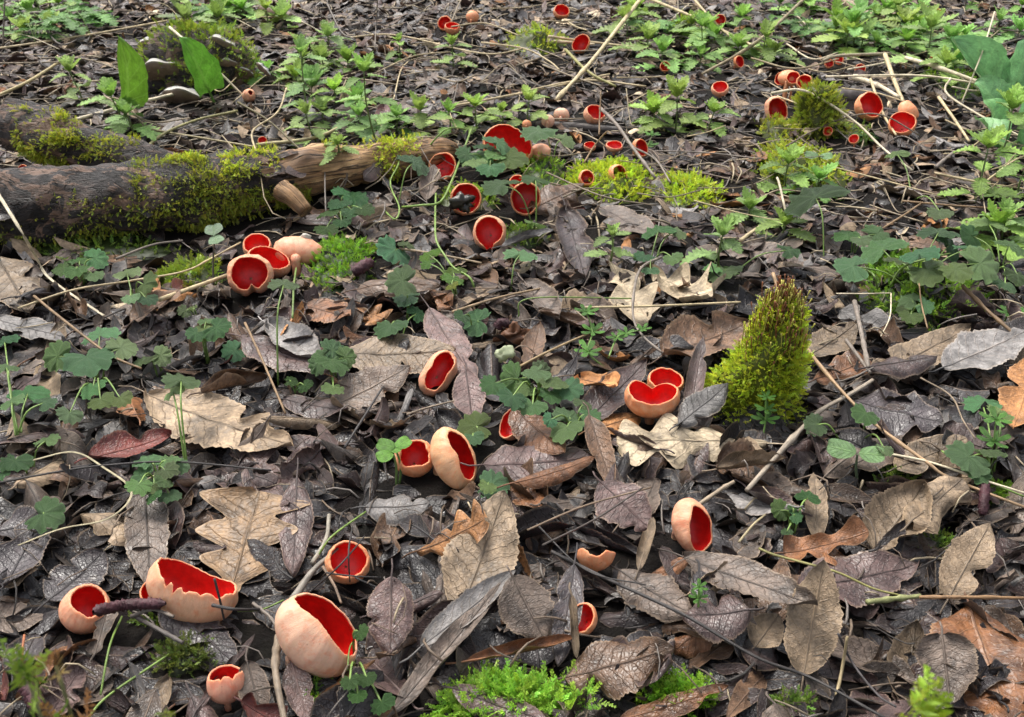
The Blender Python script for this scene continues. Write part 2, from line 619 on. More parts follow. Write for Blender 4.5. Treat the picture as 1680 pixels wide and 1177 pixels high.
# ------------------------------------------------------------------ ground
def build_ground():
    mb = MB()
    xs = np.linspace(-2.6, 2.6, 131)
    ys = np.linspace(0.05, 3.1, 78)
    X, Y = np.meshgrid(xs, ys, indexing='ij')
    V = np.stack([X, Y, terrain(X, Y)], -1).reshape(-1, 3)
    mb.add(V, grid(130, 77)[:, ::-1])
    # the same sheet carried on to the horizon, in rings that meet the near patch at its rim
    far = []
    ring = [(-2.6, .05), (2.6, .05), (2.6, 3.1), (-2.6, 3.1)]
    n = mb.n
    P = []
    for k, sc in enumerate((1.0, 1.6, 4.0, 14.0, 45.0)):
        for (x, y) in ring:
            xx, yy = x * sc, 1.575 + (y - 1.575) * sc * (1.0 if k == 0 else 1.6)
            P.append((xx, yy, -0.012 if k == 0 else -0.012 - .002 * k))
    F = []
    for k in range(4):
        for i in range(4):
            a, b = k * 4 + i, k * 4 + (i + 1) % 4
            F.append((a, a + 4, b + 4, b))
    mb.add(P, F)
    o = link('ground', mb.mesh('ground', M['soil']))
    o['kind'] = 'structure'
    tag(o, 'dark damp woodland soil under the leaf litter', 'ground', kind='structure')


build_ground()

# ------------------------------------------------------------------ the fallen log
KEEP = []            # (px, py, rx, ry, depth): things that loose leaves must not cover
SOLID = []           # (x, y, r): footprints that loose leaves stay out of


def limb(pts, n, sides, bumps, seed, zk=.8, lz=None):
    """pts: (px, py, r px, extra height). Returns rings of vertices, centre line, radii"""
    C, Rr = [], []
    for px, py, rp, ex in pts:
        z0 = LZ
        p = at(px, py, z0)
        r = rp * mpp(p)
        p = at(px, py, z0 + r * zk + ex)
        C.append(p)
        Rr.append(rp * mpp(p))
    C = smooth_path(C, n)
    Rr = np.interp(np.linspace(0, 1, n), np.linspace(0, 1, len(pts)), Rr)
    T, A, B = frames(C)
    th = np.arange(sides) / sides * 2 * math.pi
    rr = np.broadcast_to(Rr[:, None], (n, sides)).copy()
    D = A[:, None] * np.cos(th)[None, :, None] + B[:, None] * np.sin(th)[None, :, None]
    V = C[:, None] + D * rr[..., None]
    for sc, amp in bumps:
        V = V + D * (amp * sn(V * np.array([.6, 1, 1]), sc, seed))[..., None]
    L = np.concatenate([[0], np.cumsum(np.linalg.norm(np.diff(C, axis=0), axis=1))])
    uv = np.stack([np.broadcast_to(L[:, None], (n, sides)), np.broadcast_to(th / 6.2832, (n, sides))], -1)
    return V, uv, C, Rr, D


def frond_templates():
    out = []
    rg = np.random.default_rng(5)
    for k in range(5):
        V, F, uv = [], [], []
        n = 9
        def P(t):
            return np.array([.18 * t * t * (1 if k % 2 else -1), .10 * math.sin(3 * t + k), t])
        for i in range(4):
            a, b = P(i / 4), P((i + 1) / 4)
            o = len(V)
            w = .022
            V += [a + [w, 0, 0], a - [w, 0, 0], b]
            F.append((o, o + 1, o + 2)); uv += [(.5, i / 4)] * 2 + [(.5, (i + 1) / 4)]
            V += [a + [0, w, 0], a - [0, w, 0], b]
            F.append((o + 3, o + 4, o + 5)); uv += [(.5, i / 4)] * 2 + [(.5, (i + 1) / 4)]
        for i in range(n):
            t = .12 + .86 * i / n
            for sgn in (-1, 1):
                b = P(t)
                ln = .34 * (1 - .72 * t) * rg.uniform(.7, 1.25)
                ang = rg.normal(0, .45)
                d = nrm([sgn * math.cos(ang), math.sin(ang) * .9, .75 + rg.normal(0, .2)])
                side = nrm(np.cross(d, [0, 1, .2]))
                o = len(V)
                w = .045
                V += [b, b + d * ln * .45 + side * w, b + d * ln, b + d * ln * .45 - side * w]
                F += [(o, o + 1, o + 2), (o, o + 2, o + 3)]
                uv += [(.3, t * .6), (.3, t * .8), (.6, min(1, t + .3)), (.3, t * .8)]
        out.append((np.array(V, float), np.array(F), np.array(uv, float)))
    return out


FRONDS = frond_templates()


def fronds(mb, P, N, length, col, spread=.7, colvar=.25, width=1.0, rg=RNG):
    """one moss shoot at every point P, leaning along normal N"""
    for p, nn in zip(P, N):
        V, F, uv = FRONDS[rg.integers(5)]
        z = nrm(nn + rg.normal(0, spread, 3))
        x = nrm(np.cross(z, rg.normal(size=3)))
        y = np.cross(z, x)
        L = length * rg.uniform(.6, 1.35)
        W = V * np.array([L * width, L * width, L])
        c = np.array(col) * rg.uniform(1 - colvar, 1 + colvar) * np.array([rg.uniform(.8, 1.2), 1, rg.uniform(.7, 1.2)])
        mb.add(p + W[:, :1] * x + W[:, 1:2] * y + W[:, 2:] * z, F, uv, c, rg.uniform())


def build_log():
    base = at(330, 370, 0)
    t = thing('fallen_log', 'fallen dark log with peeling bark, bare pale wood at one end and green moss', 'log', base)
    n, sd = 150, 56
    pts = [(-330, 372, 60, 0), (-70, 345, 60, 0), (60, 337, 58, 0), (180, 327, 55, 0), (330, 312, 50, 0), (430, 296, 45, 0), (520, 283, 39, 0), (620, 266, 31, 0), (700, 252, 27, 0), (748, 246, 20, 0)]
    V, uv, C, Rr, D = limb(pts, n, sd, ((45, .0045), (120, .0024), (16, .004)), 2)
    hraise(V.reshape(-1, 3)[V.reshape(-1, 3)[:, 2] < .2])
    for c, r in zip(C[::4], Rr[::4]):
        SOLID.append((c[0], c[1], r * .95))
    cut = int(n * .575)
    # bark: stops at a ragged edge
    Vb = V + D * .0022
    end = cut + (6 * np.sin(np.arange(sd) * .7) + 4 * np.sin(np.arange(sd) * 1.9 + 1)).astype(int)
    Q = grid(n - 1, sd, True).reshape(n - 1, sd, 4)
    keepb = np.array([[i < end[j] for j in range(sd)] for i in range(n - 1)])
    mb = MB()
    mb.add(Vb.reshape(-1, 3), Q[keepb], uv.reshape(-1, 2))
    part('bark', mb, M['bark'], t, (1, 1, 1))
    keepw = np.array([[i > end[j] - 4 for j in range(sd)] for i in range(n - 1)])
    mb = MB()
    Vw = V.copy()
    Vw[-8:] += D[-8:] * (-.35 * Rr[-8:, None, None] * (np.arange(8)[:, None, None] / 8) ** 2)
    Vw = np.concatenate([Vw.reshape(-1, 3), C[-1:] + .006 * nrm(C[-1] - C[-2])])
    uvw = np.concatenate([uv.reshape(-1, 2), [[1, .5]]])
    mb.add(Vw, Q[keepw], uvw)
    k = np.arange(sd)
    mb.tri(np.stack([k + (n - 1) * sd, (k + 1) % sd + (n - 1) * sd, np.full(sd, n * sd)], -1), 0)
    part('bare_wood', mb, M['wood'], t, (1, 1, 1))
    # the side limb that rises to the upper left
    P2 = [(345, 300, 28, .0), (240, 270, 34, .014), (150, 244, 37, .026), (78, 222, 40, .038), (22, 204, 41, .044)]
    V2, uv2, C2, R2, D2 = limb(P2, 60, 40, ((55, .003), (130, .0012)), 4)
    mb = MB().add(V2.reshape(-1, 3), grid(59, 40, True), uv2.reshape(-1, 2))
    br = part('side_limb', mb, M['bark'], t, (1, 1, 1))
    for c, r in zip(C2[::4], R2[::4]):
        SOLID.append((c[0], c[1], r))
    mb = MB()
    ax = nrm(C2[-1] - C2[-3])
    rim = V2[-1]
    rings = [C2[-1] + (rim - C2[-1]) * f + ax * (.004 * (1 - f) + .0015 * np.sin(np.arange(40) * 2.3)[:, None] * f) for f in (1.0, .8, .55, .3, .05)]
    mb.add(np.concatenate(rings), grid(4, 40, True), np.stack([np.repeat(np.arange(5) * .02, 40), np.tile(np.arange(40) / 40, 5)], -1))
    part('cut_end', mb, M['wood'], t, (.9, .8, .7))
    # short sawn stub on the near side
    p0, p1 = at(462, 312, LZ + .035), at(502, 347, LZ + .016)
    r0 = 12 * mpp(p0)
    ax = nrm(p1 - p0)
    mb = MB()
    Pp = smooth_path([p0, .5 * (p0 + p1) + [0, 0, .004], p1], 10)
    tube(mb, Pp, np.linspace(r0 * 1.5, r0, 10), 20, .05)
    st = part('branch_stub', mb, M['wood'], t, (.22, .17, .13))
    mb = MB()
    T, A, B = frames(Pp)
    th = np.arange(20) / 20 * 6.2832
    for f in (.98, .6, .2):
        mb.v.append(p1 + ax * .0015 + (A[-1] * np.cos(th)[:, None] + B[-1] * np.sin(th)[:, None]) * r0 * f)
        mb.uv.append(np.stack([np.full(20, f * .03), th / 6.28], -1)); mb.t.append(np.ones((20, 4))); mb.r.append(np.zeros(20))
    mb.f4.append(grid(2, 20, True)); mb.n = 60
    mb.tri([(40, 40 + i, 41 + i) for i in range(1, 19)], 0)
    part('stub_face', mb, M['wood'], t, (.55, .45, .33))
    # moss tufts on the log
    rg = np.random.default_rng(8)

    def on_log(VV, DD, boxes, length, col, hang=0.0):
        mbm = MB()
        X, Y, dp = proj(VV.reshape(-1, 3))
        DDf = np.broadcast_to(DD, VV.shape).reshape(-1, 3)
        vf = VV.reshape(-1, 3)
        facing = ((CAM - vf) * DDf).sum(1) > -.05
        for (x0, y0, x1, y1, cnt) in boxes:
            ok = np.where((X > x0) & (X < x1) & (Y > y0) & (Y < y1) & facing)[0]
            if len(ok) == 0:
                continue
            w = np.clip(sn(vf[ok], 70, 6) + .55, 0.06, 1)
            s = rg.choice(ok, cnt, p=w / w.sum())
            P = vf[s] + rg.normal(0, .0025, (cnt, 3))
            N = DDf[s] + np.array([0, -.25, -.15 - hang])
            fronds(mbm, P, N, length, col, .55, .35, 1.0, rg)
        return mbm
    m1 = on_log(V, D, [(215, 262, 345, 388, 1500), (330, 285, 430, 378, 1300), (400, 305, 505, 366, 900), (60, 320, 240, 395, 330), (0, 360, 500, 400, 320)], .0072, (.34, .38, .045))
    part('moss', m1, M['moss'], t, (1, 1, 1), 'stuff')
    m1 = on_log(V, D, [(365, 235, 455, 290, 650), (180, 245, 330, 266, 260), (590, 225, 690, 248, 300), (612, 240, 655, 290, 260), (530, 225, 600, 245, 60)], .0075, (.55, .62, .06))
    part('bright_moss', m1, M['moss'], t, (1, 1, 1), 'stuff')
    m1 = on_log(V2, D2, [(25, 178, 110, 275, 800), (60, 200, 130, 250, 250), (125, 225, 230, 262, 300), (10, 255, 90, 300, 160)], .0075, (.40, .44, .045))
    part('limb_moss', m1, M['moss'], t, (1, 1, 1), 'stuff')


build_log()


# ------------------------------------------------------------------ mossy stump with bracket fungi
def build_stump():
    c = at(322, 150, 0)
    k = mpp(c)
    t = thing('mossy_stump', 'low mossy stump behind the log carrying grey bracket fungi', 'stump', c)
    th = np.linspace(0, 2 * math.pi, 49)[:-1]
    ph = np.linspace(0, math.pi / 2, 18)
    rx, ry, rz = 92 * k, 55 * k, 92 * k
    V = np.array([[c[0] + rx * math.cos(p) ** .7 * math.cos(a), c[1] + ry * .6 + ry * math.cos(p) ** .7 * math.sin(a), rz * math.sin(p) - .004] for p in ph for a in th])
    N = (V - [c[0], c[1] + ry * .6, 0]) / np.array([rx, ry, rz]) ** 2 * rx
    N /= np.linalg.norm(N, axis=1)[:, None]
    V = V + N * (.010 * sn(V, 30, 3) + .005 * sn(V, 80, 5))[:, None]
    mb = MB().add(V, grid(17, 48, True), np.stack([np.repeat(ph, 48), np.tile(th, 18)], -1))
    part('wood', mb, M['bark'], t, (1, 1, 1))
    hraise(V)
    SOLID.append((c[0], c[1] + ry * .6, rx * .8))
    SOLID.append((c[0] - rx * .45, c[1] + ry * .6, ry))
    SOLID.append((c[0] + rx * .45, c[1] + ry * .6, ry))
    rg = np.random.default_rng(21)
    w = np.clip(sn(V, 22, 9) + .7, .05, 1) * (N[:, 1] < .6)
    s = rg.choice(len(V), 1000, p=w / w.sum())
    mbm = MB()
    fronds(mbm, V[s] + rg.normal(0, .004, (1000, 3)), N[s] + [0, -.1, .3], .013, (.28, .37, .04), .5, .4, 1, rg)
    part('moss', mbm, M['moss'], t, (1, 1, 1), 'stuff')
    # brackets: px, py, width px, thickness, roll, what sets it apart
    specs = [(267, 112, 68, .30, -6, 'widest grey bracket fungus, low on the mossy stump beside the arum leaf'),
             (360, 72, 54, .34, 12, 'pale-topped bracket fungus on top of the mossy stump with brown underside'),
             (245, 70, 30, .55, 0, 'small knobbly white-grey bracket fungus at the stump edge'),
             (400, 84, 27, .40, 8, 'small brown bracket fungus on the far shoulder of the stump'),
             (372, 104, 34, .40, 0, 'middle brown bracket fungus half hidden behind the leaning arum leaf'),
             (397, 117, 28, .34, 4, 'thin pale-rimmed bracket fungus low on the stump flank'),
             (431, 112, 24, .34, 45, 'tilted small grey bracket fungus at the stump foot'),
             (296, 156, 62, .34, 8, 'dull brown bracket fungus at the stump base under the straw')]
    for px, py, wpx, tk, roll, lab in specs:
        # depth: where the view ray meets the stump
        d = ray(px, py)
        best = None
        for s_ in np.linspace(.6, 1.0, 160) * (c[1] + ry * 1.3) / d[1]:
            p = CAM + d * s_
            q = ((p[0] - c[0]) / rx) ** 2 + ((p[1] - c[1] - ry * .6) / ry) ** 2 + (max(p[2], 0) / rz) ** 2
            if q < 1.0 or p[2] < .012:
                best = p
                break
        p = best if best is not None else at(px, py, .05)
        w = wpx * mpp(p) * .62
        out = nrm([(p[0] - c[0]) * .6, -1.0, 1.15])
        sidev = nrm(np.cross([0, 0, 1.0], out))
        upv = np.cross(out, sidev)
        ra = math.radians(roll)
        sidev, upv = sidev * math.cos(ra) - upv * math.sin(ra), upv * math.cos(ra) + sidev * math.sin(ra)
        org = p - out * w * .35
        bt = thing('bracket_fungus', lab, 'fungus', org, 'bracket fungi on the mossy stump')
        na, nr = 28, 8
        A = np.linspace(-1.75, 1.75, na + 1)
        seed = int(px)
        for nm, sg, mt in (('cap', 1, 'cap'), ('pores', -1, 'pores')):
            Vv, U = [], []
            for i in range(nr + 1):
                f = i / nr
                for a in A:
                    lob = 1 + .10 * math.sin(3 * a + seed) + .05 * math.sin(7 * a + seed)
                    x = math.sin(a) * w * f * lob
                    y = math.cos(a) * w * .8 * f * lob
                    hgt = tk * w * (math.sqrt(max(0, 1 - f ** 2.6)) * (1.0 if sg > 0 else .85) + (.0 if f < 1 else 0))
                    hgt *= 1 + (.10 * math.sin(f * 14) + .35 * math.sin(5 * a + seed) * math.sin(f * 6 + seed) if sg > 0 else .08 * math.sin(4 * a + seed))
                    Vv.append(org + sidev * x + out * y + upv * (sg * hgt))
                    U.append(((a + 2) / 4, f))
            q = grid(nr, na)
            part(nm, MB().add(np.array(Vv), q if sg < 0 else q[:, ::-1], np.array(U)), M[mt], bt, (1, 1, 1))
        KEEP.append((px, py, wpx * .5, wpx * .3, 9))


build_stump()

# ------------------------------------------------------------------ scarlet cup fungi
PEACH, ORANGE, PALE, PINK = (.70, .33, .20), (.74, .28, .12), (.74, .45, .31), (.66, .27, .18)
RED, DEEP = (.68, .015, .011), (.52, .011, .009)
CUPS = []
CUPXY = []
CZ = LZ - .002


def cup(px, py, w, label, ox=0., oy=.3, ea=0, a=1., b=1., c=1., pm=118, A=(), dents=(), notches=(), tone=PEACH, red=RED, lift=None, group=None, n=1.0, back=False):
    """ox, oy: how far the mouth is turned right / upward of the line of sight; ea: slant of its long axis"""
    p0 = at(px, py, CZ)
    R = .5 * w * mpp(p0)
    hc = R * (c * .62 if lift is None else lift)
    p = at(px, py, CZ + hc)
    R = .5 * w * mpp(p)
    view = nrm(CAM - p)
    rt = nrm(np.cross([0, 0, 1.0], view))
    upi = np.cross(view, rt)
    e3 = nrm(view * math.sqrt(max(0.0, 1 - ox * ox - oy * oy)) * (-1 if back else 1) + rt * ox + upi * oy)
    ea = math.radians(ea)
    e1 = rt * math.cos(ea) + upi * math.sin(ea)
    e1 = nrm(e1 - e3 * (e1 @ e3))
    e2 = np.cross(e3, e1)
    big = w > 34
    nth, nph = (88, 26) if big else (40, 12)
    th = np.arange(nth) / nth * 2 * math.pi
    seed = int(px * 7 + py) % 40
    pmx = np.full(nth, float(pm))
    for k, amp, phs in A:
        pmx += amp * np.cos(k * (th - math.radians(phs)))
    circ = np.stack([np.cos(th), np.sin(th)], -1)
    pmx += 3.6 * n * sn(circ, 1.6, seed) + .8 * n * sn(circ, 6.5, seed + 3)
    if big:
        pmx += .35 * n * RNG.normal(size=nth)

    def dth(t0):
        return (th - math.radians(t0) + math.pi) % (2 * math.pi) - math.pi
    for t0, wd, dp in notches:
        pmx -= dp * np.exp(-(dth(t0) / math.radians(wd)) ** 2)
    pmx = np.radians(pmx)

    def surf(f, Rs):
        """f: 0 bottom .. 1 rim ; Rs radius"""
        phi = math.radians(4) + f * (pmx - math.radians(4))
        s = np.clip((phi - .5) / 1.2, 0, 1)
        s = s * s * (3 - 2 * s)
        rr = np.sin(phi) * Rs
        fac = 1 + .055 * n * sn(np.stack([np.cos(th), np.sin(th), phi * .8], -1), 2.2, seed + 1) * s
        for t0, wd, dp in dents:
            fac = fac - dp * np.exp(-(dth(t0) / math.radians(wd)) ** 2) * s
        if big:
            fac = fac + .010 * n * np.sin(th * 23 + 2 * sn(circ, 3, seed)) * s * (f ** 2)
        x, y, z = a * rr * np.cos(th) * fac, b * rr * np.sin(th) * fac, -c * np.cos(phi) * Rs
        return p + x[:, None] * e1 + y[:, None] * e2 + z[:, None] * e3
    thick = min(.0016, R * .10)
    fo = np.linspace(0, 1, nph + 1)
    outer = [surf(f, R) for f in fo]
    tip_o, tip_i = outer[-1], surf(1.0, R - thick)
    mid = .5 * (tip_o + tip_i) + .35 * (outer[-1] - outer[-2])
    rings = outer + [mid * .85 + tip_o * .15, mid * .8 + tip_i * .2, tip_i]
    vv = np.concatenate([fo, [1.0, 1.0, 1.0]])
    V = np.concatenate(rings)
    uv = np.stack([np.tile(th / (2 * math.pi), len(rings)), np.repeat(vv, nth)], -1)
    bot = p - e3 * c * R
    loc = np.array([bot[0], bot[1], 0.0])
    t = thing('scarlet_cup_fungus', label, 'fungus', loc, group)
    part('outer_wall', MB().add(V, grid(len(rings) - 1, nth, True), uv), M['cup_out'], t, tone)
    inn = [surf(f, R - thick * (1.0 + .8 * (1 - f))) for f in np.linspace(1, 0, nph + 1)]
    uv = np.stack([np.tile(th / (2 * math.pi), nph + 1), np.repeat(np.linspace(1, 0, nph + 1), nth)], -1)
    part('red_lining', MB().add(np.concatenate(inn), grid(nph, nth, True), uv), M['cup_in'], t, red)
    mb = MB()
    st = smooth_path([bot + e3 * R * .01, bot - e3 * R * .14, np.array([bot[0] - e3[0] * R * .2, bot[1] - e3[1] * R * .2, min(-.006, bot[2] - R * .3)])], 9)
    tube(mb, st, np.linspace(R * .20, R * .16, 9), 12, .03)
    part('stalk', mb, M['cup_out'], t, tuple(.85 * x for x in tone))
    CUPS.append((px, py, w, label))
    X, Y, dp = proj(V)
    cx, cy = .5 * (X.min() + X.max()), .5 * (Y.min() + Y.max())
    KEEP.append((cx, cy - .06 * (Y.max() - Y.min()), .52 * (X.max() - X.min()), .46 * (Y.max() - Y.min()), float(dp.max())))
    SOLID.append((bot[0], bot[1], R * .55))
    CUPXY.append((p[0], p[1], R * .78 * min(a, b, 1.0)))
    return t


# the front group
cup(139, 1000, 79, 'rounded peach cup fungus with a purple catkin lying across its mouth', .26, .42, pm=133, A=((1, 4, 200),), tone=PEACH)
cup(314, 966, 154, 'broad oval cup fungus with a cracked, toothed front rim', .36, .70, -52, 1, .62, .78, 111, ((1, 9, 262), (2, -3, 90)), notches=((258, 3, 17), (244, 2.5, 17), (272, 4, 7), (295, 4, 5), (322, 9, 8)), dents=((85, 22, .10),), tone=(.74, .40, .24))
cup(253, 974, 46, 'small cup fungus tucked behind the broad oval toothed one', -.2, .5, pm=118, tone=ORANGE)
cup(519, 1042, 152, 'largest pale peach cup fungus with a long slanting slit mouth', .60, .44, -60, 1, .68, .80, 130, ((2, -13, 0),), dents=((90, 30, .12),), tone=PALE, lift=.70)
cup(371, 1122, 64, 'small goblet-shaped cup fungus with a thin torn red mouth', .12, .86, 14, 1, .85, 1.05, 126, ((2, -7, 0),), notches=((285, 8, 9), (240, 6, 8)), tone=PINK, lift=.85)
cup(570, 923, 74, 'open red cup fungus crossed by thin dark twigs near grey stick', .12, .26, -20, 1, .95, .85, 120, tone=ORANGE)
cup(977, 906, 64, 'half-buried peach cup fungus with a saddle-shaped rim among dark leaves', .0, .90, 0, 1, .8, 1.0, 88, ((1, 38, 270),), notches=((270, 34, 26),), tone=ORANGE, lift=1.0)
cup(957, 1016, 54, 'thin red crescent of a cup fungus behind a rolled grey leaf', -.30, .25, 75, 1, .85, .8, 114, tone=ORANGE, lift=.8)
cup(1136, 864, 92, 'hooded peach cup fungus with a tall back flap and side mouth', .60, .30, -66, 1, .70, .72, 128, ((1, 20, 165), (2, -9, 0)), dents=((60, 20, .06),), tone=PEACH, lift=.72)
cup(1069, 652, 92, 'heart-shaped orange cup fungus above the pale curled oak leaf', .0, .78, 0, 1, .72, .80, 112, ((2, 4, 0),), dents=((90, 20, .46),), notches=((90, 22, 10),), tone=ORANGE, lift=.9)
cup(1091, 628, 60, 'cup fungus pressed against the back of the heart-shaped one', .05, .62, 0, 1, .85, .85, 112, tone=ORANGE, lift=.7)
cup(719, 613, 84, 'peach cup fungus with a long diagonal red mouth under brown leaves', .10, .22, 57, 1, .70, .72, 131, ((2, -14, 0),), dents=((90, 26, .14), (265, 26, .12)), tone=PEACH)
cup(680, 752, 66, 'round orange cup fungus beside the bright green seedling leaves', .04, .36, 10, 1, .95, .88, 130, ((3, 4, 20),), tone=ORANGE)
cup(744, 753, 108, 'tall folded cup fungus with a narrow red slit down one side', .60, .22, -70, 1, .66, .62, 139, ((2, -15, 0),), tone=(.74, .40, .20), lift=.6)
cup(840, 696, 54, 'cup fungus half covered by a mottled brown leaf, red edge showing', -.70, .35, 60, 1, .95, .9, 100, tone=PEACH)
cup(410, 452, 76, 'wide-open cup fungus with a notched lower rim, at the end of straw', -.04, .20, -8, 1, .90, .85, 126, ((1, 3, 90),), dents=((280, 11, .36),), tone=PEACH)
cup(441, 430, 72, 'red cup fungus squeezed behind the notched open one', .15, .60, -34, 1, .62, .85, 112, tone=PEACH, lift=.40)
cup(422, 405, 48, 'hindmost small red cup of the tight cluster by the log', .04, .52, 8, 1, .9, .85, 112, tone=PEACH, lift=.7)
cup(490, 412, 86, 'peach cup fungus lying on its side, only its bent back showing', .2, .45, -8, 1, .55, .62, 105, tone=PEACH, back=True)
# around the ground ivy in the middle
cup(803, 383, 57, 'cup fungus with a keyhole-shaped mouth beside a grey curled leaf', -.10, .18, 0, .98, 1.05, .85, 121, notches=((268, 13, 74),), dents=((238, 18, .08), (296, 18, .08)), tone=PEACH)
cup(832, 242, 86, 'large open cup fungus partly hidden behind dark ground ivy', .08, .42, -24, 1, .80, .8, 110, tone=ORANGE)
cup(726, 274, 47, 'open cup fungus at the tip of the log with a dry petiole inside', -.05, .22, pm=112, c=.85, tone=ORANGE)
cup(764, 327, 52, 'open cup fungus holding a black rotten leaf scrap', .12, .15, pm=111, b=1.05, c=.8, tone=ORANGE)
cup(863, 326, 50, 'cup fungus showing deep red inside below two ivy leaves', -.1, .12, pm=108, b=1.1, c=.8, tone=ORANGE, red=DEEP)
cup(848, 300, 26, 'tiny cup fungus peeping between ivy leaves', 0, .3, tone=ORANGE)
cup(887, 250, 34, 'peach back of a cup fungus beside the large open one', .2, .4, b=.8, tone=PEACH, back=True)
cup(962, 293, 26, 'small round cup fungus at the edge of the bright moss patch', .14, .28, pm=122, b=1.1, tone=ORANGE)
cup(1013, 287, 34, 'small cup fungus rooted in the middle of the bright moss patch', .50, .22, -60, 1, .85, 1.05, 118, tone=ORANGE)
cup(1050, 243, 32, 'narrow red cup fungus behind the forked grey twig', .5, .12, -62, 1, .75, .9, 114, tone=ORANGE)
cup(975, 188, 36, 'pale orange cup fungus tipped up beside an upright dead stalk', .3, .6, 0, 1, .85, 1, 116, tone=PEACH)
for (x, y, w, l) in ((899, 199, 22, 'smaller of two pale orange cup backs in the straw'), (921, 190, 26, 'larger of two pale orange cup backs in the straw'), (864, 205, 16, 'orange cup back behind a drooping ivy leaf')):
    cup(x, y, w, l, .1, .35, pm=105, c=.8, tone=PALE if w > 20 else ORANGE, back=True)
cup(968, 240, 20, 'pale pink cup fungus fragment behind the bright moss patch', 0, .7, pm=108, b=.8, tone=PINK)
cup(1008, 240, 28, 'flattened pinkish cup fungus between dead leaves behind the moss', 0, .8, pm=108, b=.8, c=.7, tone=PINK)
# far ground
cup(730, 39, 24, 'red half of the far twin cup fungi', -.1, .25, pm=112, tone=ORANGE)
cup(742, 46, 25, 'nearer half of the far twin cup fungi', .1, .8, pm=112, b=.8, tone=ORANGE)
cup(775, 28, 21, 'far orange cup fungus seen from behind next to the twins', .2, .5, pm=108, tone=ORANGE, back=True)
cup(921, 20, 27, 'far bowl-shaped cup fungus near the mossy tussock', .1, .55, b=.9, pm=116, tone=ORANGE)
cup(953, 73, 34, 'far cup fungus lying under the pale leaning stick', -.15, .3, 60, pm=108, b=.8, tone=ORANGE)
cup(1091, 110, 17, 'far small red cup fungus in short grass and straw', 0, .3, pm=112, tone=ORANGE)
cup(1181, 146, 29, 'shallow cup fungus alone on grey litter near nettles', -.05, .66, pm=116, b=.9, c=.85, tone=PEACH)
cup(1212, 102, 21, 'small upright cup fungus beneath the slanting brown stick', .45, .2, -65, b=.75, pm=112, tone=ORANGE)
cup(1182, 33, 18, 'farthest red cup fungus among twigs and nettle', -.1, .2, pm=112, tone=ORANGE)
cup(1273, 181, 46, 'egg-shaped cup fungus with tall mouth in front of the mossy stub', .30, .18, -62, 1, .78, .85, 120, tone=PEACH)
cup(1294, 128, 36, 'tall orange cup wall behind the pair on the mossy stub', .1, .5, pm=105, b=.7, c=.9, tone=ORANGE, lift=1.6, back=True)
cup(1301, 129, 23, 'narrower cup of the joined pair on the mossy stub', 0, .3, pm=118, tone=ORANGE, lift=3.0)
cup(1320, 136, 27, 'wider cup of the joined pair on the mossy stub', -.1, .3, pm=118, tone=ORANGE, lift=2.4)
cup(1281, 130, 22, 'dark red cup at the side of the pair on the mossy stub', -.6, .2, pm=105, tone=ORANGE, red=DEEP, lift=2.4)
cup(1425, 175, 47, 'orange goblet-shaped cup fungus standing beside pale straw', .40, .38, -35, pm=115, b=.92, c=.95, tone=ORANGE)
cup(1480, 204, 45, 'shallow open red cup fungus crossed by a brown twig', -.08, .50, pm=108, b=.95, c=.85, tone=ORANGE)
cup(1491, 182, 36, 'orange cup fungus lying on its side behind the shallow open one', .5, .5, -40, b=.7, pm=105, tone=ORANGE, back=True)
for (x, y, w, l) in ((1358, 216, 16, 'little red cup fungus under an arched dead grass blade'), (1401, 229, 17, 'little red cup fungus beside a tiny green seedling'), (1360, 105, 15, 'darker of two tiny red cups below the arched white stem'), (1377, 100, 15, 'brighter of two tiny red cups below the arched white stem'),
                     (1411, 114, 18, 'tiny folded red cup behind the straw tangle'), (1537, 21, 14, 'tiny red cup fungus deep among the far nettles'), (1532, 98, 14, 'tiny red cup fungus under the tall nettle'), (431, 232, 16, 'tiny red cup fungus behind the log near straw'), (38, 278, 16, 'tiny red cup fungus in the fork of the log')):
    cup(x, y, w, l, random.uniform(-.3, .3), .35, pm=110, tone=ORANGE)
cup(408, 157, 21, 'peach egg-shaped closed cup fungus at the foot of a white stem', .3, .4, pm=155, c=1.2, tone=PEACH)

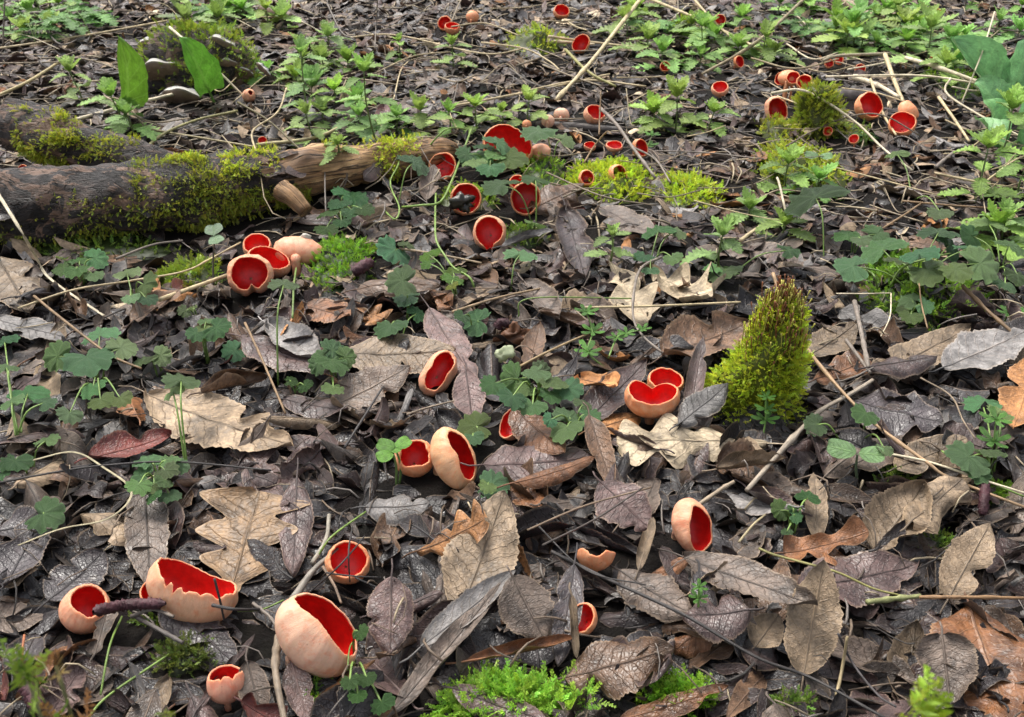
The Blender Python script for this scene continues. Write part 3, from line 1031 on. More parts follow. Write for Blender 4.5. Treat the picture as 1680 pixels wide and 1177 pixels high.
# ------------------------------------------------------------------ moss cushions
def cushion(px, py, rxp, ryp, hgt, cnt, length, col, label, spread=.6, tuft=1.0):
    """an uneven low mound of moss; rxp and ryp are half sizes in photo pixels"""
    p = at(px, py, .01)
    k = mpp(p)
    el = math.asin((CAM[2] - .01) / np.linalg.norm(p - CAM))
    rx, ry = rxp * k, ryp * k / math.sin(el)
    t = thing('moss_cushion', label, 'moss', (p[0], p[1], 0), 'moss cushions on the woodland floor')
    rg = np.random.default_rng(int(px * 3 + py))
    n, m = 12, 40
    th = np.arange(m) / m * 6.2832
    V = []
    edge = 1 + .28 * sn(np.stack([np.cos(th), np.sin(th)], -1), 1.8, int(px) % 30)
    for i in range(n + 1):
        f = i / n
        x, y = p[0] + rx * f * edge * np.cos(th), p[1] + ry * f * edge * np.sin(th)
        z = terrain(x, y) + (hgt + .002) * (1 - f ** 2.2) * (1 + .3 * sn(np.stack([x, y], -1), 60, 4)) - .002
        V.append(np.stack([x, y, z], -1))
    V = np.concatenate(V)
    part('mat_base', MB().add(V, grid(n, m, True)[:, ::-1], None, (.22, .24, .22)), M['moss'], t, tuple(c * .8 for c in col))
    hraise(V)
    f = np.sqrt(rg.uniform(0, 1, cnt)) * .97
    j = rg.integers(0, m, cnt)
    ii = np.minimum((f * n).astype(int), n)
    P = V.reshape(n + 1, m, 3)[ii, j] + np.stack([rg.normal(0, rx * .06, cnt), rg.normal(0, ry * .06, cnt), np.zeros(cnt)], -1)
    N = np.stack([np.cos(th[j]) * f * .9, np.sin(th[j]) * f * .9 - .15, np.full(cnt, .9)], -1)
    mb = MB()
    fronds(mb, P, N, length, col, spread, .35, tuft, rg)
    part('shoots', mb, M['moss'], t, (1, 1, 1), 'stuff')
    KEEP.append((px, py, rxp * .5, ryp * .5, 99))


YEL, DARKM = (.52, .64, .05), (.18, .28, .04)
cushion(845, 1130, 122, 36, .001, 900, .0165, (.31, .52, .07), 'bright green feathery moss patch in front of a rolled brown leaf', 1.0, .8)
cushion(1110, 1130, 58, 16, .003, 255, .015, (0.270, 0.486, 0.042), 'small ragged feathery moss tuft by the reddish leaf', .8)
cushion(1005, 283, 78, 34, .016, 930, .012, YEL, 'bright yellow-green moss patch with two small cup fungi in it')
cushion(1135, 298, 46, 26, .010, 420, .012, YEL, 'yellow-green moss patch crossed by a grey forked twig')
cushion(1310, 262, 72, 34, .022, 645, .012, (0.432, 0.513, 0.048), 'olive green moss patch in front of the mossy stub')
cushion(1285, 205, 35, 22, .02, 240, .011, (0.405, 0.446, 0.048), 'dull olive moss patch under the egg-shaped cup')
cushion(1500, 478, 88, 62, .03, 930, .012, (0.216, 0.365, 0.036), 'green moss mound under dark ground ivy leaves')
cushion(560, 420, 52, 34, .022, 495, .011, (0.230, 0.419, 0.036), 'green moss mound behind the cup lying on its side')
cushion(300, 440, 55, 30, .012, 300, .012, (0.270, 0.365, 0.042), 'thin moss film on the ground below the log')
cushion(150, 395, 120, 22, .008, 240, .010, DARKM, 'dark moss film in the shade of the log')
cushion(890, 268, 38, 24, .014, 225, .011, (0.297, 0.486, 0.048), 'moss tuft below the large open cup')
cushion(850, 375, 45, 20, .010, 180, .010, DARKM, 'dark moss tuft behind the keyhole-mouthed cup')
cushion(770, 310, 50, 18, .010, 165, .011, (0.351, 0.513, 0.060), 'pale moss tuft between ivy runners and cups')
cushion(300, 1062, 62, 28, .006, 255, .009, (0.135, 0.176, 0.036), 'brownish withered moss on wet soil below the catkin')
cushion(515, 1125, 20, 22, .006, 60, .010, (0.243, 0.486, 0.048), 'tiny moss sprig at the foot of the largest cup')
cushion(880, 70, 45, 18, .03, 240, .013, (0.459, 0.567, 0.060), 'far yellow moss tussock behind dead leaves')
cushion(1118, 45, 22, 10, .03, 135, .013, (0.378, 0.513, 0.048), 'far round moss knob beside twigs')
cushion(1475, 770, 32, 14, .004, 105, .008, DARKM, 'dark moss speck between twigs under the pale seedling')
cushion(1540, 880, 36, 20, .004, 90, .008, DARKM, 'dark moss film on black wet leaves')
cushion(240, 1000, 30, 8, .003, 36, .008, DARKM, 'scrap of moss under the broad oval cup')
cushion(1640, 800, 28, 14, .006, 90, .010, (0.216, 0.405, 0.036), 'green moss sprig near the catkin and long stem')
cushion(1300, 1140, 34, 16, .004, 75, .009, (0.162, 0.270, 0.036), 'faint moss sprig under dark twigs')
cushion(1565, 130, 40, 20, .02, 195, .012, (0.270, 0.446, 0.048), 'far moss tussock under the broad arum leaves')
cushion(1410, 205, 40, 18, .008, 90, .010, (0.297, 0.405, 0.048), 'sparse far moss between straws')


# ------------------------------------------------------------------ the cone of moss, and the mossy stub
def moss_post(px, py, rpx, hpx, cnt, col, label, name, spore=0, lean=0.0, tiprad=.2, power=1.4, hmul=1.0, length=.0085):
    p = at(px, py, .005)
    k = mpp(p)
    r, h = rpx * k, hpx * k * hmul
    t = thing(name, label, 'stump', (p[0], p[1], 0))
    n, m = 26, 36
    th = np.arange(m) / m * 6.2832
    V, N = [], []
    for i in range(n + 1):
        f = i / n
        rad = r * (tiprad + (1 - tiprad) * (1 - f) ** power) * (1 if i < n else .35)
        x, y = np.cos(th), np.sin(th)
        nz = 1 + .30 * sn(np.stack([x, y, np.full(m, f * 2.5)], -1), 1.7, int(px) % 20)
        V.append(np.stack([p[0] + lean * r * f + rad * nz * x, p[1] + rad * nz * y * .8, np.full(m, -.004 + h * f)], -1))
        N.append(np.stack([x, y, np.full(m, .45 + f * .8)], -1))
    V.append(np.array([[p[0] + lean * r, p[1], h * 1.01 - .004]] * m))
    N.append(np.array([[0, 0, 1.0]] * m))
    Vf = np.concatenate(V)
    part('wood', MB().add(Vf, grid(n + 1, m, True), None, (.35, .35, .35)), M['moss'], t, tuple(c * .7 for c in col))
    rg = np.random.default_rng(77)
    Nf = np.concatenate(N)
    area = np.repeat([1.15 - i / (n + 2) * .55 for i in range(n + 2)], m)
    s = rg.choice(len(Vf), cnt, p=area / area.sum())
    mb = MB()
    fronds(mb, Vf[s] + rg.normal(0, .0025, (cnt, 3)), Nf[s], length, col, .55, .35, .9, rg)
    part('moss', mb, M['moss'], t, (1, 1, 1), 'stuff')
    hraise(Vf[Vf[:, 2] < .05])
    SOLID.append((p[0], p[1], r * .9))
    KEEP.append((px + lean * rpx * .5, py - hpx * .42, rpx * .75, hpx * .6, p[1] + 2))
    if spore:
        mb = MB()
        tops = Vf[(Vf[:, 2] > h * .38) & (Vf[:, 1] < p[1] + r * .3)]
        w = np.clip((tops[:, 2] - h * .38) / h, .02, 1)
        for q in tops[rg.choice(len(tops), spore, p=w / w.sum())]:
            L = rg.uniform(.013, .024)
            q = q + rg.normal(0, .003, 3)
            d = nrm([rg.normal(0, .12), rg.normal(0, .12), 1])
            red = (.22, .075, .025) if rg.uniform() < .5 else (.50, .45, .09)
            P = smooth_path([q, q + d * L * .6, q + d * L + [rg.normal(0, .0008), rg.normal(0, .0008), 0]], 4)
            tube(mb, P, [.00045, .0004, .0004, .0008], 4, 0, red, rg.uniform())
        part('spore_stalks', mb, M['stem'], t, (1, 1, 1), 'stuff')
    return t


moss_post(1238, 660, 72, 178, 3600, (.52, .62, .045), 'cone-shaped stub thick with yellow-green moss and reddish spore stalks', 'mossy_stub', 400, .32, .24, .85, 1.12, .0082)
moss_post(1340, 208, 38, 75, 900, (.36, .42, .045), 'far short post coated in olive moss with joined cups on top', 'mossy_stub', 0, -.2, .5, 1.0, 1.0, .012)


# ------------------------------------------------------------------ dead leaves
TONES = {  # base colours of dead leaves
    'black-brown': (.030, .024, .025), 'purple-brown': (.078, .049, .044), 'grey-brown': (.122, .091, .071), 'mid-brown': (.130, .074, .043),
    'tan': (.27, .195, .125), 'pale buff': (.50, .40, .27), 'orange-brown': (.34, .155, .055), 'dark red': (.11, .024, .018), 'silver-grey': (.21, .195, .185), 'rusty': (.20, .085, .035), 'oak-brown': (.27, .17, .09)}


def outline(kind, u, rg):
    if kind == 'willow':
        w = u ** .62 * (1 - u) ** .85
    elif kind == 'oval':
        w = np.sin(math.pi * u ** .82) ** .72
    elif kind == 'round':
        w = np.sin(math.pi * np.clip(u, 0, 1) ** .60) ** .62
    elif kind == 'strip':
        w = np.clip(np.minimum(u / .35, (1 - u) / .5), 0, 1) ** .7
    elif kind == 'scrap':
        w = np.clip(np.minimum(u / .1, (1 - u) / .1), 0, 1) ** .4 * (1 + .4 * np.sin(u * 5 + rg.uniform(0, 6)))
    else:
        w = (u ** .55) * np.clip(1 - u, 0, 1) ** .33 * (.40 + .75 * u)
    return w / w.max()


def leaf_geo(kind, L, W, nu, nv, rg, kx=.3, ky=.5, fold=.1, twist=.2, wav=.05, tipcurl=0., crumple=.02, teeth=True, bites=0):
    u = np.linspace(0, 1, nu + 1)
    ue = np.clip(u, .001, .999)
    sides = []
    for sd in range(2):
        w = outline(kind, ue, rg)
        if kind == 'oak':
            ph = rg.uniform(-.08, .08)
            lob = .5 + .5 * np.cos(2 * math.pi * (3.55 * u ** 1.05 - .12 + ph))
            w = w * (.46 + .62 * lob ** .75)
        elif teeth and nu > 24 and kind in ('willow', 'oval', 'round'):
            fr = (u * (nu / 2.0)) % 1.0
            w = w * (1 + .05 * (fr - .5) * 2)
        q = np.stack([u * 3, np.full_like(u, sd * 7 + rg.uniform(0, 50))], -1)
        w = w * (1 + .09 * sn(q, 2.2, 3)) * (1 + .04 * sn(q, 9, 5))
        sides.append(w)
    for _ in range(bites):
        sd, u0, wd, dp = rg.integers(2), rg.uniform(.2, .9), rg.uniform(.03, .09), rg.uniform(.3, .75)
        sides[sd] = sides[sd] * (1 - dp * np.exp(-((u - u0) / wd) ** 2))
    v = np.linspace(-1, 1, nv + 1)
    wl = np.where(v[None, :] < 0, sides[0][:, None], sides[1][:, None])
    y = v[None, :] * wl * W / 2
    lean = (.12 if kind == 'oak' else .06) * np.abs(y)
    uu = np.broadcast_to(u[:, None], y.shape)
    # roll across
    if abs(ky) > .02:
        ang = ky * y / (W / 2)
        k = ky / (W / 2)
        y2, z = np.sin(ang) / k, (1 - np.cos(ang)) / k
    else:
        y2, z = y, np.zeros_like(y)
    z = z + np.abs(y) * math.tan(fold)
    p1, p2, f1 = rg.uniform(0, 6.28), rg.uniform(0, 6.28), rg.uniform(1.2, 3.0)
    phs = np.where(v < 0, p1, p2)[None, :]
    z = z + wav * W * (np.abs(v)[None, :] ** 2) * np.sin(2 * math.pi * f1 * uu + phs)
    z = z + rg.normal(.0, .10) * W * np.abs(v)[None, :] ** 4
    Q = np.stack([uu * L * 40, y * 40, np.full_like(y, rg.uniform(0, 90))], -1)
    z = z + crumple * W * (sn(Q, .9, 2) + .5 * sn(Q, 2.6, 7))
    tw = twist * (u - .5)[:, None]
    y2, z = y2 * np.cos(tw) - z * np.sin(tw), y2 * np.sin(tw) + z * np.cos(tw)
    th = kx * (u - .5) + tipcurl * np.clip((u - .6) / .4, 0, 1) ** 2
    X = np.concatenate([[0], np.cumsum(.5 * (np.cos(th)[1:] + np.cos(th)[:-1]))]) * L / nu
    Z = np.concatenate([[0], np.cumsum(.5 * (np.sin(th)[1:] + np.sin(th)[:-1]))]) * L / nu
    V = np.stack([X[:, None] + lean * np.cos(th)[:, None] - z * np.sin(th)[:, None], y2, Z[:, None] + z * np.cos(th)[:, None]], -1)
    uv = np.stack([uu, np.broadcast_to((v[None, :] + 1) / 2, uu.shape)], -1)
    return V, uv


LANDMARKS = [(138, 1000, 'the cup with a catkin in it'), (312, 968, 'the broad toothed cup'), (519, 1048, 'the largest pale cup'), (371, 1122, 'the small goblet cup'), (571, 926, 'the twig-crossed red cup'),
             (977, 908, 'the saddle-rimmed cup'), (1137, 872, 'the hooded cup'), (1069, 652, 'the heart-shaped cup'), (719, 614, 'the diagonal-mouthed cup'), (710, 752, 'the slit-mouthed cup pair'),
             (838, 694, 'the half-covered cup'), (420, 440, 'the tight cup cluster'), (803, 385, 'the keyhole-mouthed cup'), (1243, 620, 'the moss cone'), (845, 1120, 'the bright feathery moss'), (1110, 1130, 'the ragged moss tuft'),
             (1405, 745, 'the pale two-leaved seedling'), (1490, 480, 'the ivy-covered moss mound'), (1610, 690, 'the cleavers by the orange leaf'), (1550, 1110, 'the poplar leaf'), (1335, 1020, 'the upright tan leaf'),
             (150, 600, 'the large ivy plant'), (370, 700, 'the broad tan leaf'), (985, 560, 'the cleavers sprig'), (250, 790, 'the ivy below the broad tan leaf'), (80, 460, 'the log shade'), (650, 460, 'the stacked ivy leaves'),
             (1295, 850, 'the small ivy sprig'), (1620, 950, 'the mossy brown twig'), (820, 300, 'the ivy-wrapped cups'), (1200, 400, 'the fresh nettle pair'), (1010, 290, 'the yellow moss patch'), (400, 890, 'the lobed oak leaf'), (60, 1080, 'the fallen catkin')]


def near(V):
    X, Y, d = proj(np.mean(np.asarray(V).reshape(-1, 3), axis=0))
    return min(LANDMARKS, key=lambda l: (l[0] - X[0]) ** 2 + (1.35 * (l[1] - Y[0])) ** 2)[2]


KIND = {'willow': 'pointed', 'oval': 'oval', 'round': 'rounded', 'oak': 'lobed oak', 'strip': 'curled strip of', 'scrap': 'torn scrap of'}
NLEAF = [0]


def leaf_thing(V, uv, tone, col, kind, state, rib=True, label=None):
    nu, nv = V.shape[0] - 1, V.shape[1] - 1
    c = V.reshape(-1, 3).mean(0)
    if label is None:
        sz = np.linalg.norm(V[-1, nv // 2] - V[0, nv // 2])
        sz = 'small ' if sz < .042 else ('long ' if sz > .068 else '')
        label = f'{sz}{tone} {KIND[kind]} leaf, {state}, near {near(V)}'.replace(' leaf, lying on the litter,', ' leaf lying')
        grp = f'{sz}{tone} {KIND[kind]} leaves, {state}, near {near(V)}'
    else:
        grp = None
    t = thing('dead_leaf', label, 'leaf', (c[0], c[1], V[..., 2].min()), grp)
    mb = MB().add(V.reshape(-1, 3), grid(nu, nv), uv.reshape(-1, 2), (1, 1, 1), random.random())
    blade = part('blade', mb, M['leaf'], t, col)
    if rib:
        row = V[:, nv // 2]
        e1 = row[0] - row[2]
        e1 = nrm(e1)
        L = np.linalg.norm(row[-1] - row[0])
        pet = [row[0] + e1 * L * k + np.array([0, 0, -.0006 * k * 10]) + RNG.normal(0, .0012, 3) for k in (.20, .10)]
        P = np.vstack([pet, row[::4]])
        n = len(P)
        mb = MB()
        tube(mb, smooth_path(P, n + 4), np.interp(np.arange(n + 4), [0, 2, n + 3], [.0007, .0008, .00025]), 5)
        part('midrib', mb, M['stem'], blade, tuple(np.array(col) * random.choice((.45, .6, .8, 1.25)) + .01))
    NLEAF[0] += 1
    return t


def clear_of(V):
    global KA, SA
    if KA is None or len(KA) != len(KEEP) or len(SA) != len(SOLID):
        KA, SA = np.array(KEEP), np.array(SOLID)
    X, Y, d = proj(V[::3] if len(V) > 12 else V)
    if (((X[:, None] - KA[:, 0]) / KA[:, 2]) ** 2 + ((Y[:, None] - KA[:, 1]) / KA[:, 3]) ** 2 < 1).any():
        return False
    c = V.mean(0)
    return not ((c[0] - SA[:, 0]) ** 2 + (c[1] - SA[:, 1]) ** 2 < SA[:, 2] ** 2).any()


KA = SA = None
CA = np.array(CUPXY)


def in_cup(P):
    return bool(((P[:, None, 0] - CA[:, 0]) ** 2 + (P[:, None, 1] - CA[:, 1]) ** 2 < CA[:, 2] ** 2).any())


def settle(V, q=55, lift=.0, slope=.6):
    """lay a leaf (in place coordinates, z about 0) on the height field"""
    P = V.reshape(-1, 3)
    h = hat(P[:, 0], P[:, 1])
    A = np.stack([P[:, 0] - P[:, 0].mean(), P[:, 1] - P[:, 1].mean(), np.ones(len(P))], -1)
    co = np.linalg.lstsq(A, np.minimum(h, .06), rcond=None)[0]
    co[:2] = np.clip(co[:2], -slope, slope)
    pl = A @ co
    z = P[:, 2] + pl
    z = z + np.percentile(h - z, q) + lift
    out = P.copy()
    out[:, 2] = z
    return out.reshape(V.shape)


def random_leaf(rg, x, y, nu, nv, tonew, flat=1.0, small=1.0):
    kind = rg.choice(['willow', 'oval', 'round', 'oak', 'strip', 'scrap'], p=[.40, .22, .08, .05, .09, .16])
    L = {'willow': rg.uniform(.050, .085), 'oval': rg.uniform(.045, .07), 'round': rg.uniform(.038, .055), 'oak': rg.uniform(.065, .095), 'strip': rg.uniform(.035, .075), 'scrap': rg.uniform(.022, .045)}[kind]
    W = L * {'willow': rg.uniform(.30, .44), 'oval': rg.uniform(.42, .55), 'round': rg.uniform(.7, .9), 'oak': rg.uniform(.5, .65), 'strip': rg.uniform(.14, .3), 'scrap': rg.uniform(.5, .9)}[kind]
    L, W = L * small, W * small
    roll = rg.uniform() < .14
    V, uv = leaf_geo(kind, L, W, nu, nv, rg, kx=rg.normal(0, .5) * flat, ky=(rg.choice([-1, 1]) * rg.uniform(1.8, 3.4) if roll else rg.normal(0, .55) * flat),
                     fold=rg.normal(.05, .22) * flat, twist=rg.normal(0, .5) * flat, wav=abs(rg.normal(0, .07)), tipcurl=rg.normal(0, .7) * flat, crumple=rg.uniform(.015, .05), bites=int(rg.integers(0, 3)))
    V = V - V.reshape(-1, 3).mean(0)
    ya = rg.uniform(0, 6.283)
    c, s = math.cos(ya), math.sin(ya)
    Rz = np.array([[c, -s, 0], [s, c, 0], [0, 0, 1]])
    tx, ty = rg.normal(0, .20, 2) * flat
    Rt = np.array([[1, 0, 0], [0, 1, 0], [tx, ty, 1]])
    V = V @ Rt.T @ Rz.T + np.array([x, y, 0])
    names = list(tonew)
    p = np.array(list(tonew.values()), float)
    tone = str(rg.choice(names, p=p / p.sum()))
    col = np.array(TONES[tone]) * rg.uniform(.75, 1.3)
    st = 'tightly rolled' if roll else ('lying flat' if abs(tx) + abs(ty) < .15 else 'lying tilted')
    return V, uv, tone, tuple(col), str(kind), st


T_LOW = {'black-brown': 8, 'purple-brown': 2}
T_MID = {'black-brown': 4, 'purple-brown': 4, 'grey-brown': 3, 'mid-brown': 2, 'tan': .5, 'silver-grey': .6, 'dark red': .12}
T_TOP = {'black-brown': 4.2, 'purple-brown': 4.6, 'grey-brown': 3.2, 'mid-brown': 1.8, 'tan': 1.3, 'silver-grey': 1.0, 'dark red': .10, 'orange-brown': .3, 'rusty': .3}
T_FAR = {'black-brown': 1.4, 'purple-brown': 2.8, 'grey-brown': 5.0, 'mid-brown': 1.8, 'tan': 2.3, 'pale buff': .6, 'silver-grey': 2.4, 'orange-brown': .35, 'rusty': .3}


def spot(rg, y0, y1, margin=.22):
    while True:
        y = rg.uniform(y0, y1)
        hw = .494 * (.847 * y + .30) + margin
        x = rg.uniform(-1.75, 1.75)
        if abs(x) < hw:
            return x, y


def litter():
    rg = np.random.default_rng(101)
    mb = MB()

    def lay(cnt, y0, y1, tones, flat, q, keep, lift=0.0, res=None, mul=1.0, small=1.0):
        k = 0
        for _ in range(cnt):
            x, y = spot(rg, y0, y1)
            nu, nv = res or ((14, 6) if y < 1.1 else ((10, 4) if y < 1.7 else (8, 4)))
            V, uv, tone, col, kind, st = random_leaf(rg, x, y, nu, nv, tones, flat, small)
            V = settle(V, q, lift)
            P = V.reshape(-1, 3)
            if in_cup(P) or P[:, 2].max() > .085 or np.ptp(P[:, 2]) > (.036 if P[0, 1] < 1.1 else .026) or (keep and not clear_of(P)):
                continue
            hraise(P)
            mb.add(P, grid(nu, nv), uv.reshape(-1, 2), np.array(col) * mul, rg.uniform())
            k += 1
        return k
    lay(2600, .30, 1.05, T_LOW, .6, 50, False, mul=.55)  # wet black under-leaves, coloured darker still to deepen the shade in gaps
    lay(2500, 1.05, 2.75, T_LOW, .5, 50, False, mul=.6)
    lay(620, .30, 1.05, T_MID, 1.1, 58, True, mul=.6)  # near middle layer also darkened in colour, as shade between the top leaves
    lay(2600, 1.05, 2.75, T_MID, .9, 55, True)
    lay(2500, 1.05, 2.75, T_FAR, 1.15, 60, True)
    lay(330, .28, 1.05, T_TOP, 1.5, 64, True)
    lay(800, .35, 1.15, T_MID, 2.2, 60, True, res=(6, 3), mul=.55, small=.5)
    lay(4200, 1.0, 2.75, T_FAR, 2.4, 62, True, res=(5, 2), mul=1.15, small=.55)
    print('litter height near', np.mean(HF[60:240, 400:700]), 'far', np.mean(HF[300:560, 300:800]))
    o = link('leaf_litter', mb.mesh('leaf_litter', M['leaf']), None, (1, 1, 1))
    tag(o, 'deep litter of brown and grey rotting leaves covering the woodland floor', 'leaf litter', kind='stuff')
    # the leaves that show largest, one object each
    made = 0
    tries = 0
    while made < 205 and tries < 900:
        tries += 1
        x, y = spot(rg, .42, 1.02, .02)
        V, uv, tone, col, kind, st = random_leaf(rg, x, y, 30, 8, T_TOP, 1.6)
        V = settle(V, 66, .0005)
        P = V.reshape(-1, 3)
        if in_cup(P) or P[:, 2].max() > .07 or np.ptp(P[:, 2]) > .038 or not clear_of(P):
            continue
        hraise(P)
        leaf_thing(V, uv, tone, col, kind, st)
        made += 1


litter()


def hero(kind, bx, by, tx, ty, wpx, tone, lb=.003, lt=.006, face=0.0, ky=.25, kx=.3, fold=.08, label=None, state='lying on the litter', tipcurl=0.0, wav=.05, bites=1, mulc=1.0, twist=.2, crumple=.028, seed=None):
    rg = np.random.default_rng(seed or int(bx * 13 + by * 7 + wpx))
    a, b = G(bx, by, lb), G(tx, ty, lt)
    ax = b - a
    L = np.linalg.norm(ax)
    ax = ax / L
    up = np.array([0, 0, 1.0])
    view = nrm(CAM - .5 * (a + b))
    n = nrm(up * (1 - face) + view * face)
    n = nrm(n - ax * (n @ ax))
    sv = np.cross(n, ax)
    m = mpp(.5 * (a + b))
    # width in the picture -> real width across the blade
    vx = sv - view * (sv @ view)
    W = wpx * m / max(.45, np.linalg.norm(vx))
    V, uv = leaf_geo(kind, L, W, 46, 10, rg, kx=kx, ky=ky, fold=fold, twist=twist, wav=wav, tipcurl=tipcurl, crumple=crumple, bites=bites)
    P = V.reshape(-1, 3)
    r0, r1 = V[0, 5], V[-1, 5]
    ch = nrm(r1 - r0)
    cy = np.array([0, 1.0, 0])
    cn = nrm(np.cross(ch, cy))
    cy = np.cross(cn, ch)
    sc = L / np.linalg.norm(r1 - r0)
    Q = (P - r0) * sc
    out = a + (Q @ ch)[:, None] * ax + (Q @ cy)[:, None] * sv + (Q @ cn)[:, None] * n
    h = hat(out[:, 0], out[:, 1])
    push = np.percentile(np.minimum(h, .05) - out[:, 2], 90 if label else 64)
    if push > -.002 and face < .3:
        out[:, 2] += min(push, .022 if label else .014)
    out[:, 2] = np.maximum(out[:, 2], terrain(out[:, 0], out[:, 1]) + .001)
    hraise(out)
    leaf_thing(out.reshape(V.shape), uv, tone, tuple(np.array(TONES[tone]) * mulc * rg.uniform(.9, 1.12)), kind, state, True, label)
    if label and face < .45 and kind != 'strip':
        X, Y, dd = proj(out)
        KEEP.append((X.mean(), Y.mean(), .36 * (X.max() - X.min()), .36 * (Y.max() - Y.min()), 9))


H = hero
# oaks and the large pale leaves
H('oak', 372, 990, 425, 806, 175, 'oak-brown', .004, .008, .12, .06, .1, .0, 'lobed yellow-brown oak leaf lying behind the broad toothed cup', mulc=.80, bites=0, wav=.05)
H('oval', 243, 650, 482, 735, 112, 'tan', .006, .010, .15, -.35, .25, -.05, 'broad speckled tan leaf with wavy edge beside an ivy stalk', mulc=1.12, bites=2, wav=.05)
H('oak', 1262, 728, 1012, 722, 92, 'pale buff', .003, .003, .30, .15, -.1, .02, 'pale curled oak leaf under the heart-shaped cup', mulc=.74, bites=0, wav=.07)
H('oak', 1000, 425, 1065, 525, 80, 'pale buff', .008, .008, .3, .5, .3, .2, 'pale crumpled oak leaf in front of the bright nettle tip', mulc=.75, wav=.14)
H('oak', 1070, 450, 1168, 487, 85, 'pale buff', .006, .010, .3, .3, .3, .1, 'palest torn oak leaf below the grey curved twig', mulc=.95, wav=.12)
H('willow', 1318, 1108, 1352, 918, 94, 'tan', .004, .056, .6, .15, .15, .1, 'upright tan pointed leaf with freckles near the dark bare stems', mulc=1.0, bites=0, seed=25000)
H('oval', 1238, 1062, 1278, 1008, 62, 'tan', .004, .02, .5, .3, .3, .1, mulc=.8)
H('round', 1545, 1040, 1560, 1158, 98, 'grey-brown', .028, .002, .7, .15, .2, .02, 'grey-brown poplar leaf with pale veins standing beside the orange leaf', bites=0, mulc=1.0, wav=.03)
H('oval', 1590, 990, 1665, 1195, 190, 'rusty', .004, .012, .3, .25, .2, .05, 'large wet orange-brown leaf at the foot of the mossy twig', mulc=.9, bites=2, wav=.08)
H('willow', 1432, 908, 1515, 796, 92, 'tan', .003, .028, .4, .2, .2, .1, 'broad buff leaf with dark stalk behind the yellow-green stem', mulc=.85)
H('willow', 1555, 985, 1625, 858, 74, 'tan', .002, .035, .5, .4, -.2, .1, 'narrow buff leaf twisting up to a thin tip', mulc=.9)
H('oval', 1310, 965, 1505, 925, 95, 'purple-brown', .006, .008, .1, -.3, .2, .05, mulc=1.2)
H('willow', 1120, 925, 1340, 1005, 66, 'grey-brown', .006, .006, .15, -.4, .1, .1, 'long grey leaf with dark midrib under the dark bare stem')
H('oval', 755, 1005, 828, 805, 116, 'tan', .004, .045, .5, .2, .35, .05, 'large buff leaf curling upward in the middle of dark leaves', mulc=1.0, bites=1)
H('strip', 640, 1172, 822, 955, 56, 'grey-brown', .004, .012, .3, 1.7, .2, .1, 'long rolled grey-brown leaf leading to the feathery moss', 'rolled', mulc=1.05)
H('willow', 690, 1062, 846, 935, 50, 'silver-grey', .008, .014, .3, .7, .2, .1, 'silvery curled leaf leaning on the long rolled one', mulc=.9)
H('oval', 840, 945, 895, 1052, 92, 'grey-brown', .024, .004, .55, -.2, .2, .05, 'square-ended grey leaf with black freckles above the rolled red leaf', mulc=1.25)
H('strip', 765, 1085, 948, 1045, 34, 'rusty', .004, .010, .2, 2.2, .2, .1, 'rolled red-brown leaf behind the feathery moss', 'rolled', mulc=.9)
H('willow', 942, 925, 915, 1090, 55, 'black-brown', .022, .004, .4, .8, .3, .2, mulc=1.8)
H('strip', 938, 975, 946, 1080, 32, 'tan', .02, .004, .5, 2.4, .1, .1, 'rolled pale grey leaf hiding a red cup edge', 'rolled', mulc=.7)
H('oval', 642, 945, 640, 1072, 84, 'purple-brown', .03, .003, .6, .25, .3, .1, 'mauve leaf with orange midrib hanging beside the largest cup', mulc=1.5)
H('oak', 682, 905, 795, 852, 66, 'orange-brown', .008, .016, .3, .4, .3, .1, mulc=.8)
H('oval', 598, 832, 705, 826, 52, 'silver-grey', .006, .008, .2, -.5, .3, .05, mulc=.75)
H('willow', 742, 1128, 900, 1182, 56, 'purple-brown', .012, .010, .2, -.7, .3, .05, 'dark pointed leaf arched over the feathery moss', mulc=1.15)
H('oval', 925, 1112, 1105, 1062, 98, 'mid-brown', .006, .014, .3, -.35, .2, .08, 'wet brown leaf with curled tattered edge beside feathery moss', mulc=.8, bites=3, wav=.12)
H('strip', 1015, 1182, 1195, 1125, 44, 'rusty', .006, .010, .2, -1.0, .2, .1, 'reddish folded leaf below the ragged moss tuft', 'folded', mulc=.75)
H('oval', 1015, 935, 1130, 1005, 84, 'grey-brown', .008, .006, .25, .3, .2, .05)
H('oval', 1230, 1000, 1120, 1010, 74, 'purple-brown', .006, .006, .15, -.3, .2, .05, mulc=1.1)
H('oval', 236, 795, 246, 962, 76, 'grey-brown', .010, .012, .35, .25, .2, .12, 'grey ribbed toothed leaf beside the lobed oak leaf', mulc=.85, bites=0)
H('willow', 487, 782, 480, 942, 58, 'purple-brown', .012, .008, .4, .2, .2, .08, 'mauve-brown toothed leaf with rusty midrib beside the oak leaf', mulc=1.35, bites=0)
H('oval', 5, 965, 72, 838, 76, 'black-brown', .004, .010, .2, .2, .2, .1, mulc=1.6)
H('oval', 80, 985, 170, 905, 80, 'black-brown', .004, .008, .2, -.2, .2, .1, mulc=1.3)
H('oval', 265, 985, 392, 1098, 74, 'black-brown', .012, .004, .25, -.3, .2, .02, 'smooth dark slate leaf below the broad toothed cup', mulc=1.7, bites=0)
H('strip', 318, 1172, 418, 1040, 28, 'purple-brown', .004, .008, .3, 2.2, .1, .1, 'purple rolled leaf leaning past the small goblet cup', 'rolled')
H('oval', 405, 1085, 432, 1182, 52, 'grey-brown', .02, .003, .5, .3, .2, .1)
H('scrap', 395, 1150, 462, 1190, 50, 'dark red', .008, .006, .3, .2, .2, .1, mulc=1.2)
H('willow', 75, 1180, 135, 1090, 66, 'purple-brown', .004, .012, .4, .2, .2, .1, mulc=1.7)
